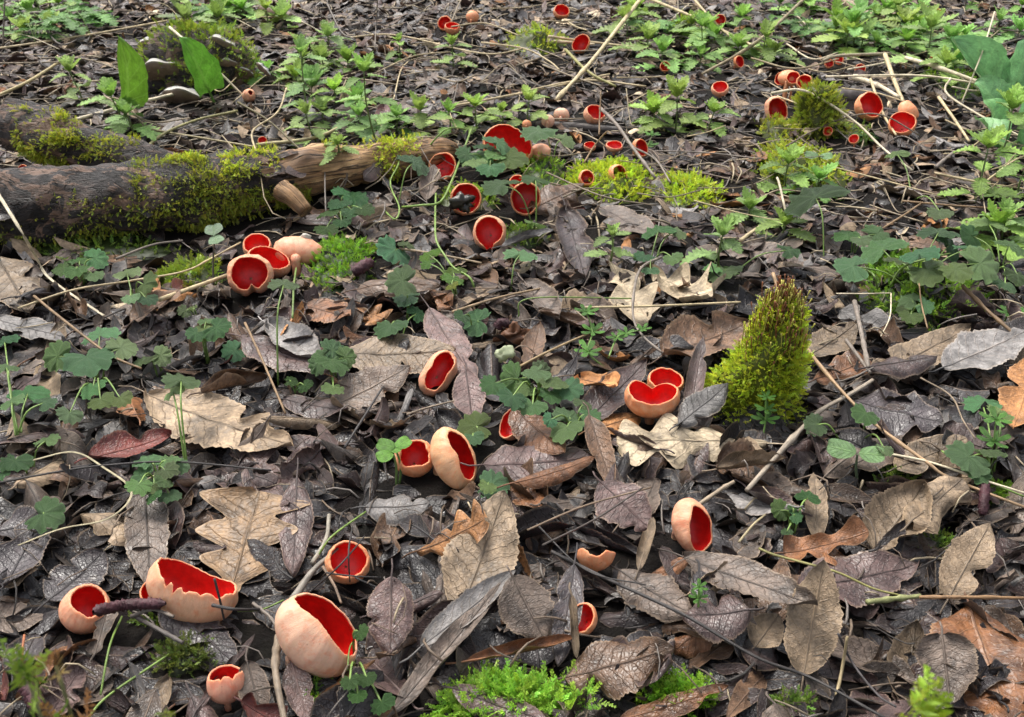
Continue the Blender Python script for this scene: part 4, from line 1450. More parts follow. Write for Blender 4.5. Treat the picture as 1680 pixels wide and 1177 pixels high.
H('willow', 478, 1085, 505, 1185, 52, 'purple-brown', .016, .004, .5, .3, .1, .1, mulc=1.5)
H('scrap', 155, 1075, 175, 1000, 40, 'grey-brown', .004, .016, .5, .3, .2, .1, 'torn brown leaf corner propped against the rounded cup')
H('oval', 20, 1110, 60, 1040, 60, 'black-brown', .004, .006, .2, .2, .1, .1, mulc=1.5)
H('oval', 0, 880, 110, 860, 60, 'black-brown', .004, .008, .2, .2, .1, .1, mulc=1.5)
# the middle ground
H('willow', 560, 580, 748, 574, 72, 'tan', .012, .018, .2, -.35, .2, .05, 'large buff leaf with dark blotch above the diagonal-mouthed cup', mulc=.72, bites=1)
H('oval', 540, 668, 672, 600, 66, 'grey-brown', .004, .022, .3, .45, .3, .1, 'crumpled brown leaf tucked under the diagonal-mouthed cup', mulc=1.2)
H('willow', 704, 505, 782, 628, 60, 'purple-brown', .014, .008, .25, .25, .2, .1, 'mauve wrinkled leaf hanging over the diagonal-mouthed cup', mulc=1.7)
H('oval', 764, 606, 776, 700, 54, 'purple-brown', .014, .006, .35, .2, .2, .08, mulc=1.8)
H('oval', 792, 776, 968, 762, 78, 'purple-brown', .008, .008, .2, -.3, .2, .04, 'dark mauve veined leaf in front of the half-covered cup', mulc=1.2, bites=0)
H('oval', 842, 668, 925, 742, 66, 'rusty', .026, .008, .3, -.5, .2, .04, 'mottled red-brown leaf draped over a cup fungus', mulc=.75)
H('strip', 842, 805, 975, 762, 40, 'rusty', .006, .014, .25, -1.4, .3, .1, 'arched reddish leaf edge behind the buff leaf', 'arched', mulc=.7)
H('willow', 966, 680, 1005, 800, 46, 'mid-brown', .03, .004, .4, .9, .2, .2, 'narrow brown folded leaf pointing up beside the ivy', mulc=1.2)
H('willow', 950, 700, 1060, 592, 60, 'purple-brown', .006, .020, .25, .2, .2, .06, 'purple smooth pointed leaf beside the heart-shaped cup', mulc=.75, bites=0)
H('scrap', 952, 628, 1012, 640, 44, 'orange-brown', .006, .008, .1, .1, .1, .02, 'orange speckled leaf scrap next to the purple pointed leaf', mulc=1.25)
H('oval', 968, 708, 1052, 684, 48, 'orange-brown', .004, .006, .1, .1, .1, .05, mulc=1.1)
H('oval', 440, 530, 528, 592, 62, 'silver-grey', .010, .010, .25, .2, .2, .05, 'pale silvery ribbed leaf near the curved green ivy stalk', mulc=1.3, bites=0)
H('oval', 400, 560, 545, 612, 70, 'purple-brown', .006, .006, .1, -.2, .1, .05, mulc=1.3)
H('oval', 498, 502, 575, 518, 58, 'rusty', .006, .008, .2, -.3, .2, .05, mulc=1.0)
H('oak', 565, 488, 628, 522, 50, 'orange-brown', .006, .012, .3, .3, .3, .1, mulc=.9)
H('willow', 216, 528, 296, 474, 42, 'mid-brown', .004, .018, .3, 1.2, .2, .2, 'curled brown leaf pointing at the straw by the log', mulc=1.3)
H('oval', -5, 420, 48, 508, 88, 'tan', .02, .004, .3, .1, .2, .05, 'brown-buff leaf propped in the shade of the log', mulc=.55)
H('willow', -10, 522, 128, 556, 48, 'silver-grey', .006, .006, .1, -.3, .1, .05, mulc=.8)
H('strip', 330, 645, 438, 618, 36, 'mid-brown', .008, .010, .2, 2.6, .2, .1, 'twisted rolled brown leaf behind the broad tan leaf', 'rolled', twist=1.6)
H('willow', 145, 752, 282, 712, 44, 'dark red', .006, .008, .2, .3, .2, .1, 'dark red leaf edge beneath the broad tan leaf', mulc=1.4)
H('oval', 465, 655, 572, 672, 46, 'purple-brown', .006, .008, .1, -.5, .2, .04, mulc=.9)
H('oval', 860, 462, 918, 525, 56, 'grey-brown', .008, .008, .25, .7, .3, .1)
H('willow', 866, 605, 885, 530, 40, 'mid-brown', .004, .016, .4, .3, .2, .1, mulc=1.1)
H('oval', 1085, 592, 1225, 536, 92, 'mid-brown', .006, .014, .25, .2, .2, .05, 'large brown leaf leaning on the moss cone', mulc=1.25)
H('willow', 1130, 690, 1153, 552, 36, 'purple-brown', .006, .032, .4, 1.0, .1, .2, 'narrow purple leaf standing beside the moss cone', mulc=1.1)
H('oval', 1115, 695, 1195, 628, 52, 'silver-grey', .006, .012, .3, .4, .2, .1, mulc=.5)
H('willow', 1432, 612, 1592, 536, 72, 'tan', .010, .014, .2, -.3, .2, .05, 'pale wrinkled leaf over the purple-black one', mulc=.72)
H('oval', 1548, 602, 1690, 540, 76, 'silver-grey', .010, .012, .2, .2, .2, .05, 'silver-grey cracked leaf near the broken dark twig', mulc=1.15)
H('oval', 1428, 602, 1538, 584, 44, 'purple-brown', .012, .012, .1, -.2, .1, .02, 'purple-black smooth leaf lying on the pale wrinkled one', mulc=.7)
H('oval', 1400, 655, 1548, 690, 80, 'black-brown', .008, .008, .15, -.2, .1, .04, 'dark slate leaf below the purple-black one', mulc=1.7)
H('oval', 1330, 582, 1405, 530, 60, 'tan', .006, .016, .35, .2, .2, .05, mulc=.6)
H('scrap', 1338, 622, 1425, 590, 52, 'rusty', .006, .006, .2, .2, .2, .1, mulc=.7)
H('oval', 1700, 590, 1662, 705, 80, 'orange-brown', .016, .006, .4, .2, .2, .05, 'smooth orange leaf beside the ivy and cleavers', mulc=1.0)
H('scrap', 1468, 768, 1585, 718, 58, 'tan', .006, .010, .2, .3, .3, .1, mulc=.75)
H('oval', 1402, 762, 1480, 715, 60, 'grey-brown', .006, .008, .2, .2, .2, .1)
H('willow', 1342, 885, 1335, 775, 44, 'tan', .004, .02, .5, .9, .1, .2, mulc=.75)
H('scrap', 1495, 855, 1578, 785, 78, 'tan', .006, .018, .4, .3, .3, .1, mulc=.85)
H('scrap', 1285, 908, 1425, 872, 54, 'rusty', .006, .012, .35, .5, .4, .1, 'tattered rusty leaf in front of the small ivy sprig', mulc=1.1, wav=.16)
H('oval', 985, 790, 1065, 866, 84, 'purple-brown', .010, .006, .3, .2, .2, .05, 'mauve leaf with orange veins above the saddle-rimmed cup', mulc=1.5)
H('strip', 1048, 935, 1072, 848, 34, 'tan', .004, .02, .5, 1.7, .1, .2, mulc=.8)
H('willow', 1175, 770, 1290, 752, 34, 'tan', .006, .008, .2, 1.8, .2, .2, mulc=.6)
H('oval', 872, 340, 958, 300, 62, 'mid-brown', .01, .02, .4, .3, .3, .1, 'ragged brown leaf beside the deep red cup', mulc=.9, bites=3)
H('willow', 928, 345, 962, 462, 58, 'purple-brown', .012, .006, .25, .2, .1, .05, mulc=.55)
H('strip', 822, 404, 908, 376, 22, 'silver-grey', .012, .016, .3, 2.2, .2, .2, 'grey curled leaf propped against the keyhole-mouthed cup', 'rolled', mulc=.8)
H('oval', 585, 475, 722, 470, 40, 'mid-brown', .006, .008, .3, -.9, -.6, .1, mulc=.8)
H('willow', 700, 330, 712, 270, 38, 'grey-brown', .006, .02, .4, .8, .2, .2, mulc=1.2)
H('oval', 985, 340, 1075, 385, 52, 'grey-brown', .01, .008, .2, .2, .2, .1, mulc=1.2)
print('leaves', NLEAF[0])

# ------------------------------------------------------------------ green plants
def ivy_mesh(seed):
    rg = np.random.default_rng(seed)
    nt, nr = 84, 7
    th = np.linspace(-math.pi, math.pi, nt + 1)
    nl = 12 if seed % 2 else 10
    scal = np.abs(np.cos(th * nl / 2 + .2 * np.sin(3 * th + seed))) ** .6
    r = .82 + .20 * scal + .05 * np.sin(2 * th + seed)
    notch = np.clip((np.abs(th) - 2.35) / .75, 0, 1)
    r = r * (1 - .86 * notch ** 1.3)
    V, uv = [], []
    for i in range(nr + 1):
        f = i / nr
        x, y = np.cos(th) * r * f, np.sin(th) * r * f * 1.08
        z = .12 * f * np.abs(np.cos(th * 3.5)) ** .7 - .15 * f ** 2 * (1 + .7 * np.sin(2 * th + seed)) + .05 * f ** 2 * np.sin(nl * th) - .06 * f ** 3
        z = z + .07 * sn(np.stack([x, y], -1), 2.6, seed) * f + .055 * sn(np.stack([x, y], -1), 8, seed) * f
        V.append(np.stack([x, y, z], -1))
        uv.append(np.stack([(th + math.pi) / 6.2832, np.full(nt + 1, f)], -1))
    return MB().add(np.concatenate(V), grid(nr, nt), np.concatenate(uv)).mesh('ivy_leaf', M['ivy'])


IVY = [ivy_mesh(k) for k in range(6)]


def toothed_mesh(seed, teeth, depth, wid, shape=.75, tip=.8, name='nettle_leaf', mat='nettle', nu=44, fold=.18, bend=.5):
    rg = np.random.default_rng(seed)
    u = np.linspace(0, 1, nu + 1)
    ue = np.clip(u, .002, .998)
    w = ue ** shape * (1 - ue) ** tip
    w = w / w.max() * wid / 2
    v = np.linspace(-1, 1, 9)
    fr = (u * teeth) % 1.0
    w = w * (1 - depth * (1 - fr) ** 1.0)
    y = v[None, :] * w[:, None]
    x = u[:, None] + .22 * np.abs(y)
    vein = np.abs(((u[:, None] * teeth * .6 - np.abs(v)[None, :] * .9) % 1) - .5)
    z = np.abs(y) * fold + .035 * (vein - .25) * np.abs(v)[None, :] * wid * 3 + .05 * np.sin(u * 5 + seed)[:, None] * np.abs(v)[None, :] ** 2
    z = z - bend * .5 * u[:, None] ** 2
    V = np.stack([x, y, z], -1).reshape(-1, 3)
    uv = np.stack(np.broadcast_arrays(u[:, None], (v[None, :] + 1) / 2), -1).reshape(-1, 2)
    return MB().add(V, grid(nu, 8), uv).mesh(name, M[mat])


NET = [toothed_mesh(k, 8, .48, .80, .50, .72) for k in range(3)]
NETY = [toothed_mesh(k + 5, 6, .45, .66, .55, .75, fold=.35, bend=-.2) for k in range(3)]
SMOOTH = [toothed_mesh(k + 9, 1, 0, .42, .7, .8, 'arum_leaf', 'arum', 30, .25, .25) for k in range(2)]
COTY = [toothed_mesh(k + 15, 1, 0, .80, .38, .36, 'seed_leaf', 'arum', 24, .10, .1) for k in range(2)]
CLEAV = [toothed_mesh(k + 20, 1, 0, .34, .8, .42, 'cleavers_leaf', 'nettle', 16, .15, .2) for k in range(2)]
LOBED = [toothed_mesh(k + 30, 5, .62, .85, .6, .7, 'cow_parsley_leaf', 'nettle', 40, .12, .3) for k in range(2)]
RG = np.random.default_rng(500)


def put(mesh, name, parent, pos, fwd, up, size, col, sub=None):
    x = nrm(fwd)
    z = nrm(np.asarray(up, float) - x * (np.asarray(up, float) @ x))
    y = np.cross(z, x)
    o = bpy.data.objects.new(name, mesh)
    COL.objects.link(o)
    o.parent = parent
    loc = np.asarray(pos) - np.array(parent.location)
    m = Matrix(((x[0] * size, y[0] * size, z[0] * size, loc[0]), (x[1] * size, y[1] * size, z[1] * size, loc[1]), (x[2] * size, y[2] * size, z[2] * size, loc[2]), (0, 0, 0, 1)))
    o.matrix_basis = m
    o.color = (*[float(c) for c in col], 1)
    return o


IVYC = (.23, .44, .18)
STEMG = (.17, .27, .06)


def ivy(label, leaves, h=.022, base=None, col=IVYC, group='ground ivy plants', tiltcam=.25):
    """leaves: (px, py, diameter px[, height]) -- each leaf on its own stalk from the plant's base"""
    pts = []
    for lf in leaves:
        hh = (lf[3] if len(lf) > 3 else h * RG.uniform(.7, 1.35))
        pts.append((G(lf[0], lf[1], hh), lf[2]))
    c = np.mean([p for p, _ in pts], axis=0)
    b = G(*base) if base else np.array([c[0] + RG.normal(0, .006), c[1] + .004, 0])
    b[2] = hat(b[0], b[1]) - .006
    t = thing('ground_ivy', label, 'plant', b, group)
    for (p, d) in pts:
        R = .5 * d * mpp(p) * 1.06
        out = nrm((p - b) * [1, 1, 0] + RG.normal(0, .004, 3) * [1, 1, 0])
        up = np.array([0, -tiltcam, 1]) + RG.normal(0, .33, 3) + out * .15
        fwd = out + [0, 0, -.1]
        lf = put(IVY[RG.integers(6)], 'leaf', t, p - out * R * .35, fwd, up, R, np.array(col) * RG.uniform(.65, 1.45) * [RG.uniform(.75, 1.45), 1, RG.uniform(.75, 1.2)])
        mb = MB()
        e = p - out * R * .35
        mid = .45 * b + .55 * e + np.array([0, 0, .25 * (e[2] - b[2]) + .002]) - out * .25 * np.linalg.norm(e - b) * .3
        tube(mb, smooth_path([b + RG.normal(0, .002, 3) * [1, 1, 0], mid, e + [0, 0, -.0006]], 9), np.linspace(.0010, .0007, 9), 6)
        part('leaf_stalk', mb, M['green_stem'], t, np.array(STEMG) * RG.uniform(.7, 1.2))
    return t


ivy('large spreading ground ivy with scalloped leaves crossed by a brown stem', [(163, 544, 54), (207, 567, 50), (147, 592, 78), (85, 584, 50), (150, 639, 46), (165, 660, 42), (200, 657, 36), (112, 682, 40)], .026, (165, 625))
ivy('ground ivy with two leaf pairs between the broad tan leaf and the stem', [(243, 587, 46), (270, 583, 34), (228, 593, 34)], .02)
ivy('ground ivy with a torn grey leaf on a bent stalk by fungus-free soil', [(47, 639, 60), (80, 657, 38), (20, 655, 40), (7, 557, 40), (10, 600, 36)], .026, (30, 720))
ivy('young upright ground ivy with a short stem on mauve leaves', [(330, 539, 40), (362, 539, 46), (316, 549, 32), (338, 524, 26)], .03, (338, 585))
ivy('single small ground ivy leaf on the mauve ribbed leaf', [(378, 577, 42)], .01)
ivy('tall-stalked ground ivy leaf with a bite, over the broad tan leaf', [(297, 618, 58, .052), (283, 640, 36, .044)], .05, (308, 768))
ivy('ground ivy rosette below the broad tan leaf', [(243, 752, 50), (275, 775, 38), (228, 782, 42), (283, 752, 36), (300, 764, 30), (252, 800, 36), (280, 816, 34), (270, 792, 30), (225, 800, 40), (250, 818, 28)], .016, (262, 790))
ivy('single round ground ivy leaf on black leaves near the grass blade', [(82, 844, 62)], .012)
ivy('ground ivy leaf at the edge of dark wet leaves', [(20, 762, 50), (80, 717, 40), (0, 780, 34)], .014)
ivy('ground ivy shoot in the shadow below the log', [(240, 470, 44), (242, 492, 34), (213, 490, 30), (208, 444, 42)], .026, (222, 505))
ivy('dark ground ivy under the log near the bent grass', [(122, 445, 38), (155, 452, 32), (97, 440, 38), (163, 422, 40), (130, 425, 34)], .02)
ivy('tiny ground ivy leaf by the straw end', [(300, 512, 22), (312, 505, 18)], .008)
ivy('ground ivy with wilted leaf on a long arching stalk by the cluster', [(467, 462, 46, .05)], .05, (455, 622))
ivy('ground ivy pair of round leaves by the purple leaf', [(517, 592, 40), (547, 598, 52), (552, 572, 42), (573, 585, 36), (535, 575, 30), (547, 640, 34)], .02)
ivy('tiny pair of bright ground ivy leaves', [(480, 625, 24), (503, 634, 25)], .010, None, (.12, .28, .09))
ivy('broad ground ivy leaf beside the moss mound', [(643, 415, 56), (668, 400, 26)], .022)
ivy('stack of two ground ivy leaves, the upper one browned', [(650, 460, 56, .03), (660, 487, 50, .018)], .02, (665, 515))
ivy('ground ivy leaf on the brown leaf beneath the stack', [(638, 539, 52), (687, 512, 32)], .014)
ivy('ground ivy leaf beside the dark rotten hollow', [(775, 525, 50), (757, 520, 26)], .014)
ivy('ground ivy leaf in front of the keyhole-mouthed cup', [(857, 413, 52)], .022, (835, 470))
ivy('bushy ground ivy above the half-covered cup', [(840, 625, 56), (872, 612, 48), (917, 627, 58), (937, 641, 48), (803, 632, 42), (837, 655, 46), (873, 669, 46), (895, 607, 36), (860, 640, 34), (905, 650, 40)], .03, (880, 655))
ivy('ground ivy stack of very crinkled leaves before the purple leaf', [(937, 679, 54, .016), (927, 708, 56, .012), (973, 679, 42, .014), (957, 660, 32, .014), (900, 690, 26)], .014)
ivy('round crinkled ground ivy leaf between mauve leaf and slit-mouthed cup', [(770, 699, 62), (777, 720, 34)], .014)
ivy('ground ivy leaf above the curling reddish leaf', [(817, 794, 56), (800, 800, 30)], .012)
ivy('trailing ground ivy with small lobed leaves by the largest cup', [(573, 1121, 32), (603, 1116, 30), (587, 1144, 29), (628, 1159, 38), (595, 1039, 26, .03)], .012, (585, 1092), (.14, .34, .09))
ivy('small ground ivy sprig with three leaves over black leaves', [(1327, 812, 36), (1275, 837, 32), (1309, 846, 26), (1290, 874, 18), (1300, 830, 18)], .012, (1300, 862), (.12, .29, .10))
ivy('single ground ivy leaf near twigs beneath the moss cone', [(1333, 697, 40)], .014, (1372, 716))
ivy('ground ivy leaf draped on the long brown stem', [(1417, 682, 44), (1453, 739, 28)], .02, (1412, 720))
ivy('ground ivy with big lobed leaves beside the long stem', [(1610, 655, 56), (1580, 752, 66), (1612, 738, 60), (1640, 672, 42), (1600, 775, 44)], .02, (1630, 770))
ivy('broad ground ivy over the moss mound', [(1387, 435, 62), (1443, 402, 70), (1507, 412, 58), (1530, 447, 62), (1577, 445, 56), (1620, 432, 66), (1560, 399, 50), (1593, 405, 44), (1470, 425, 46), (1543, 377, 60)], .036, (1500, 470))
ivy('ground ivy leaves at the mound edge in shadow', [(1490, 489, 42), (1493, 520, 38), (1523, 502, 32), (1480, 505, 28)], .016)
ivy('ground ivy trailing out beside the moss mound', [(1672, 455, 48), (1650, 470, 36), (1620, 362, 52), (1587, 383, 44), (1660, 400, 44)], .026)
ivy('ground ivy below the fresh nettle by the moss cone', [(1187, 449, 52), (1165, 440, 30), (1300, 409, 42)], .02)
ivy('big dark single ivy leaf on a tall curved stalk', [(1333, 316, 92, .055)], .05, (1352, 425), (.12, .25, .13))
ivy('ground ivy near the nettle with serrated leaves', [(1383, 383, 44), (1447, 383, 48), (1415, 395, 34)], .022)
ivy('dark ground ivy bunch in front of the large open cup', [(820, 232, 46, .05), (787, 253, 60), (843, 262, 58), (803, 277, 46), (773, 267, 40), (760, 255, 36), (820, 255, 40), (800, 240, 40)], .032, (805, 290))
ivy('drooping ground ivy leaf behind the large open cup', [(877, 217, 60, .045), (930, 227, 36, .03)], .04, (905, 262))
ivy('light ground ivy leaf held above the deep red cup', [(813, 300, 64, .045), (877, 291, 46, .045)], .045, (880, 370), (.15, .31, .14))
ivy('ground ivy leaf resting against the log tip', [(683, 263, 50, .04)], .04, (655, 330))
ivy('ground ivy patch under the log stub', [(587, 320, 50), (568, 317, 38), (580, 347, 36), (533, 350, 42), (533, 377, 38), (555, 335, 36), (600, 345, 34), (560, 365, 30)], .022, (560, 360), (.12, .30, .11))
ivy('small ground ivy leaf behind the keyhole-mouthed cup', [(873, 365, 36)], .014)
ivy('ground ivy pair in front of the yellow moss', [(1080, 375, 50), (1107, 377, 40), (1053, 422, 32), (1067, 445, 26), (1107, 424, 32)], .02)
ivy('fresh yellow-green ground ivy shoot by the straw', [(702, 415, 36, .03), (700, 430, 28), (742, 443, 40), (745, 460, 34), (740, 470, 22)], .02, (748, 480), (.26, .42, .07))
ivy('ground ivy low behind the shallow open cup', [(1470, 250, 34), (1545, 350, 40)], .02)

# runners and loose stalks of ground ivy
RUN = [([(775, 208), (765, 235), (755, 262), (740, 300), (722, 332), (690, 337), (660, 340)], .03, 3.2, 'green ivy runner hanging over the cup with a rotten scrap'),
       ([(715, 318), (714, 360), (716, 395), (730, 420), (745, 440), (770, 455), (778, 472)], .02, 3.2, 'green ivy stalk curving down beside the log'),
       ([(765, 212), (740, 210), (722, 220), (700, 245)], .05, 2.6, 'green ivy stalk arching back from the runner'),
       ([(640, 215), (655, 262), (640, 300), (655, 340), (648, 360), (630, 345)], .02, 2.4, 'looped thin ivy tendril at the log tip'),
       ([(1040, 490), (870, 490), (850, 520)], .012, 2.4, 'short arched green stalk beside straw'),
       ([(165, 1140), (180, 1060), (200, 1012)], .022, 3.6, 'hairy green stalk leaning toward the catkin'),
       ([(145, 1177), (180, 1140), (280, 1072)], .008, 4.2, 'long jointed green stalk on wet soil'),
       ([(480, 522), (482, 470), (486, 440)], .03, 3.6, 'upright green stalk behind the cup lying on its side'),
       ([(390, 1003), (430, 1000), (465, 985)], .006, 3.0, 'short bright green stalk beside the broad toothed cup'),
       ([(520, 915), (545, 880), (600, 840)], .02, 3.6, 'pale green stalk crossing behind the twig-crossed cup'),
       ([(1545, 740), (1600, 780), (1680, 815)], .010, 3.4, 'green stalk trailing beside the long brown stem'),
       ([(1460, 470), (1480, 440), (1520, 425), (1565, 415)], .04, 3.4, 'ivy stalk bridging the moss mound'),
       ([(1440, 475), (1432, 450), (1405, 438)], .03, 3.0, 'ivy stalk on the shaded side of the mound'),
       ([(570, 1100), (575, 1060), (592, 1045)], .02, 2.8, 'thin ivy stalk beside the largest cup')]
for P, h, rp, lab in RUN:
    Q = [G(x, y, h * (1 if 0 < i < len(P) - 1 else .45)) for i, (x, y) in enumerate(P)]
    mb = MB()
    tube(mb, smooth_path(Q, 22), .5 * rp * mpp(Q[0]), 7, .04)
    o = link('ivy_runner', mb.mesh('ivy_runner', M['green_stem']), None, np.array((.16, .25, .05)) * RG.uniform(.8, 1.2))
    tag(o, lab, 'plant', 'loose ivy runners and stalks')


NETC = (.22, .36, .085)


def nettle(px, py, top, lpx, label, col=NETC, pairs=3, group='nettles', lean=None):
    b = G(px, py)
    b[2] = hat(b[0], b[1]) - .004
    m = mpp(b)
    el = math.atan2(CAM[2], math.hypot(b[0], b[1]))
    h = max(.018, (py - top) * m / math.cos(el) * .86)
    L0 = lpx * m * RG.uniform(.95, 1.25)
    col = np.array(col) * [RG.uniform(.8, 1.2), 1, RG.uniform(.7, 1.3)]
    t = thing('nettle', label, 'plant', b, group)
    ln = RG.normal(0, .10, 2) if lean is None else lean
    tip = b + np.array([ln[0] * h, ln[1] * h, h])
    P = smooth_path([b, .5 * (b + tip) + RG.normal(0, .03 * h, 3), tip], 10)
    mb = MB()
    tube(mb, P, np.linspace(.0016, .0010, 10), 6)
    part('stem', mb, M['green_stem'], t, np.array((.12, .17, .05)) * RG.uniform(.8, 1.2))
    a0 = RG.uniform(0, 3.14)
    for k in range(pairs):
        f = .30 + .62 * k / max(1, pairs - 1) if pairs > 1 else .8
        p = P[int(f * 9)]
        for s_ in range(2):
            a = a0 + k * 1.57 + s_ * math.pi + RG.normal(0, .2)
            d = np.array([math.cos(a), math.sin(a), RG.uniform(-.15, .35)])
            L = L0 * (1.0 - .35 * f) * RG.uniform(.8, 1.15)
            pet = p + nrm(d) * L * .22
            put(NET[RG.integers(3)], 'leaf', t, pet, d, [0, 0, 1], L, np.array(col) * RG.uniform(.75, 1.3))
            mb = MB()
            tube(mb, np.array([p, pet]), .0006, 5)
            part('leaf_stalk', mb, M['green_stem'], t, (.12, .18, .05))
    for k in range(6):
        a = a0 + k * 1.05 + RG.normal(0, .2)
        d = np.array([math.cos(a), math.sin(a), RG.uniform(.5, 1.5)])
        put(NETY[RG.integers(3)], 'leaf', t, tip - [0, 0, .002], d, [-d[0], -d[1], 1.2], L0 * RG.uniform(.42, .7), np.array(col) * [1.2, 1.2, 1.0] * RG.uniform(.9, 1.3))
    return t


for a in [(618, 236, 95, 58, 'tall nettle rising behind the log'), (505, 190, 70, 44, 'leggy nettle behind the log with several leaf tiers'), (495, 118, 62, 40, 'nettle tuft behind the leggy one'), (520, 232, 170, 48, 'nettle touching the far side of the log'),
          (655, 96, 56, 32, 'small nettle among straw in front of grey litter'), (745, 112, 62, 36, 'small nettle over a fallen straw'), (690, 222, 165, 42, 'broad low nettle by the log tip'), (738, 214, 172, 40, 'low nettle between the log and the cup backs'),
          (783, 212, 160, 40, 'yellowish nettle near the ivy runner'), (868, 208, 155, 44, 'nettle in front of the far litter, near the cup backs'), (825, 206, 172, 36, 'low nettle beside the large open cup'), (590, 215, 178, 44, 'broad pale nettle leaves over the log'),
          (650, 218, 185, 40, 'short nettle between two taller ones'), (1108, 215, 145, 62, 'wide nettle with broad leaves before the stub'), (1075, 205, 175, 50, 'low nettle near the thin dead stalk'), (1160, 215, 170, 50, 'flat nettle left of the mossy stub'),
          (1288, 310, 255, 60, 'nettle with pale serrated leaves over olive moss'), (1335, 320, 280, 52, 'pale nettle leaf fan behind the dark ivy leaf'), (1640, 262, 165, 66, 'nettle in front of the broad arum leaves'), (1600, 330, 225, 60, 'nettle with toothed leaves at the path edge'),
          (1670, 320, 250, 54, 'nettle among arum at the edge'), (1520, 112, 36, 58, 'tall far nettle with spread leaves'), (1180, 440, 362, 58, 'fresh bright nettle by the moss cone'), (1225, 360, 330, 52, 'bright nettle leaves in front of dark ivy leaf'),
          (1280, 385, 350, 46, 'small bright nettle by the white split stem'), (1002, 432, 382, 40, 'lime green nettle tip above the pale oak leaf'), (140, 175, 105, 46, 'nettle beside the upright arum leaf'), (210, 215, 142, 50, 'nettle rising through the thick straw'), (225, 240, 172, 46, 'nettle in front of the stump'),
          (560, 300, 285, 34, 'small nettle leaf by the log stub'), (1150, 100, 35, 44, 'far nettle beside the crossing sticks'), (1250, 100, 48, 46, 'far nettle behind the brown stick'), (1400, 85, 30, 44, 'far nettle behind the straw arch')]:
    nettle(*a)
rgn = np.random.default_rng(900)
for (x0, x1, y0, y1, cnt, lab) in ((0, 130, 12, 70, 7, 'far nettle near the straws behind the stump'), (280, 470, 8, 62, 9, 'far nettle behind the bracket stump'), (430, 610, 50, 200, 10, 'nettle in the green band beside the stump'), (970, 1060, 8, 70, 4, 'far nettle near the pale leaning stick'),
                                   (1060, 1300, 10, 110, 12, 'far nettle amid crossing sticks'), (1290, 1500, 0, 90, 15, 'far nettle in the thick green belt'), (1480, 1690, 5, 130, 14, 'far nettle beside the arum leaves'), (1560, 1690, 330, 400, 2, 'nettle at the path edge')):
    for _ in range(cnt):
        y = rgn.uniform(y0, y1)
        sc = (y + 480) / 1000 * 95
        hh, br, pr = rgn.uniform(.25, .6), rgn.uniform(.8, 1.25), 2 + int(rgn.integers(0, 2))
        adj = ('short' if hh < .37 else 'mid-height' if hh < .49 else 'tall') + (' dark' if br < .95 else ' fresh' if br < 1.1 else ' pale') + (' two-tiered' if pr == 2 else ' three-tiered')
        nettle(rgn.uniform(x0, x1), y + 8, y - sc * hh, sc * rgn.uniform(.7, .95), adj + ' ' + lab, np.array(NETC) * br, pr, adj + ' ' + lab.replace('nettle', 'nettles', 1))


# lobed cow parsley leaves
def parsley(px, py, spx, label):
    b = G(px, py)
    b[2] = hat(b[0], b[1]) - .003
    m = mpp(b)
    t = thing('cow_parsley', label, 'plant', b, 'cow parsley seedlings')
    for k in range(3):
        a = RG.uniform(0, 6.28)
        d = np.array([math.cos(a), math.sin(a) * .6, .9])
        e = b + nrm(d) * spx * m * .8
        mb = MB()
        tube(mb, smooth_path([b, .5 * (b + e) + [0, 0, .01], e], 7), np.linspace(.0011, .0006, 7), 5)
        part('leaf_stalk', mb, M['green_stem'], t, STEMG)
        for j, (ff, ang) in enumerate(((1.0, 0), (.8, 1.2), (.8, -1.2), (.5, 1.35), (.5, -1.35))):
            q = b * (1 - ff) + e * ff
            aa = a + ang
            put(LOBED[RG.integers(2)], 'leaf', t, q, [math.cos(aa), math.sin(aa), -.05], [0, -.1, 1], spx * m * RG.uniform(.45, .65), np.array((.12, .26, .06)) * RG.uniform(.8, 1.25))


for x, y, s_, l in ((150, 62, 60, 'cow parsley with lobed leaves near the far straw'), (110, 45, 55, 'cow parsley spreading beyond the straw'), (60, 75, 55, 'cow parsley by the far thin stalk'), (190, 40, 50, 'cow parsley behind the straw end'), (355, 30, 50, 'far cow parsley beyond the stump'),
                     (1075, 55, 46, 'cow parsley under the pale sticks'), (1470, 75, 50, 'cow parsley in the green belt'), (1330, 60, 50, 'cow parsley behind the brown log piece'), (1420, 235, 24, 'tiny cow parsley seedling by a little cup')):
    parsley(x, y, s_, l)


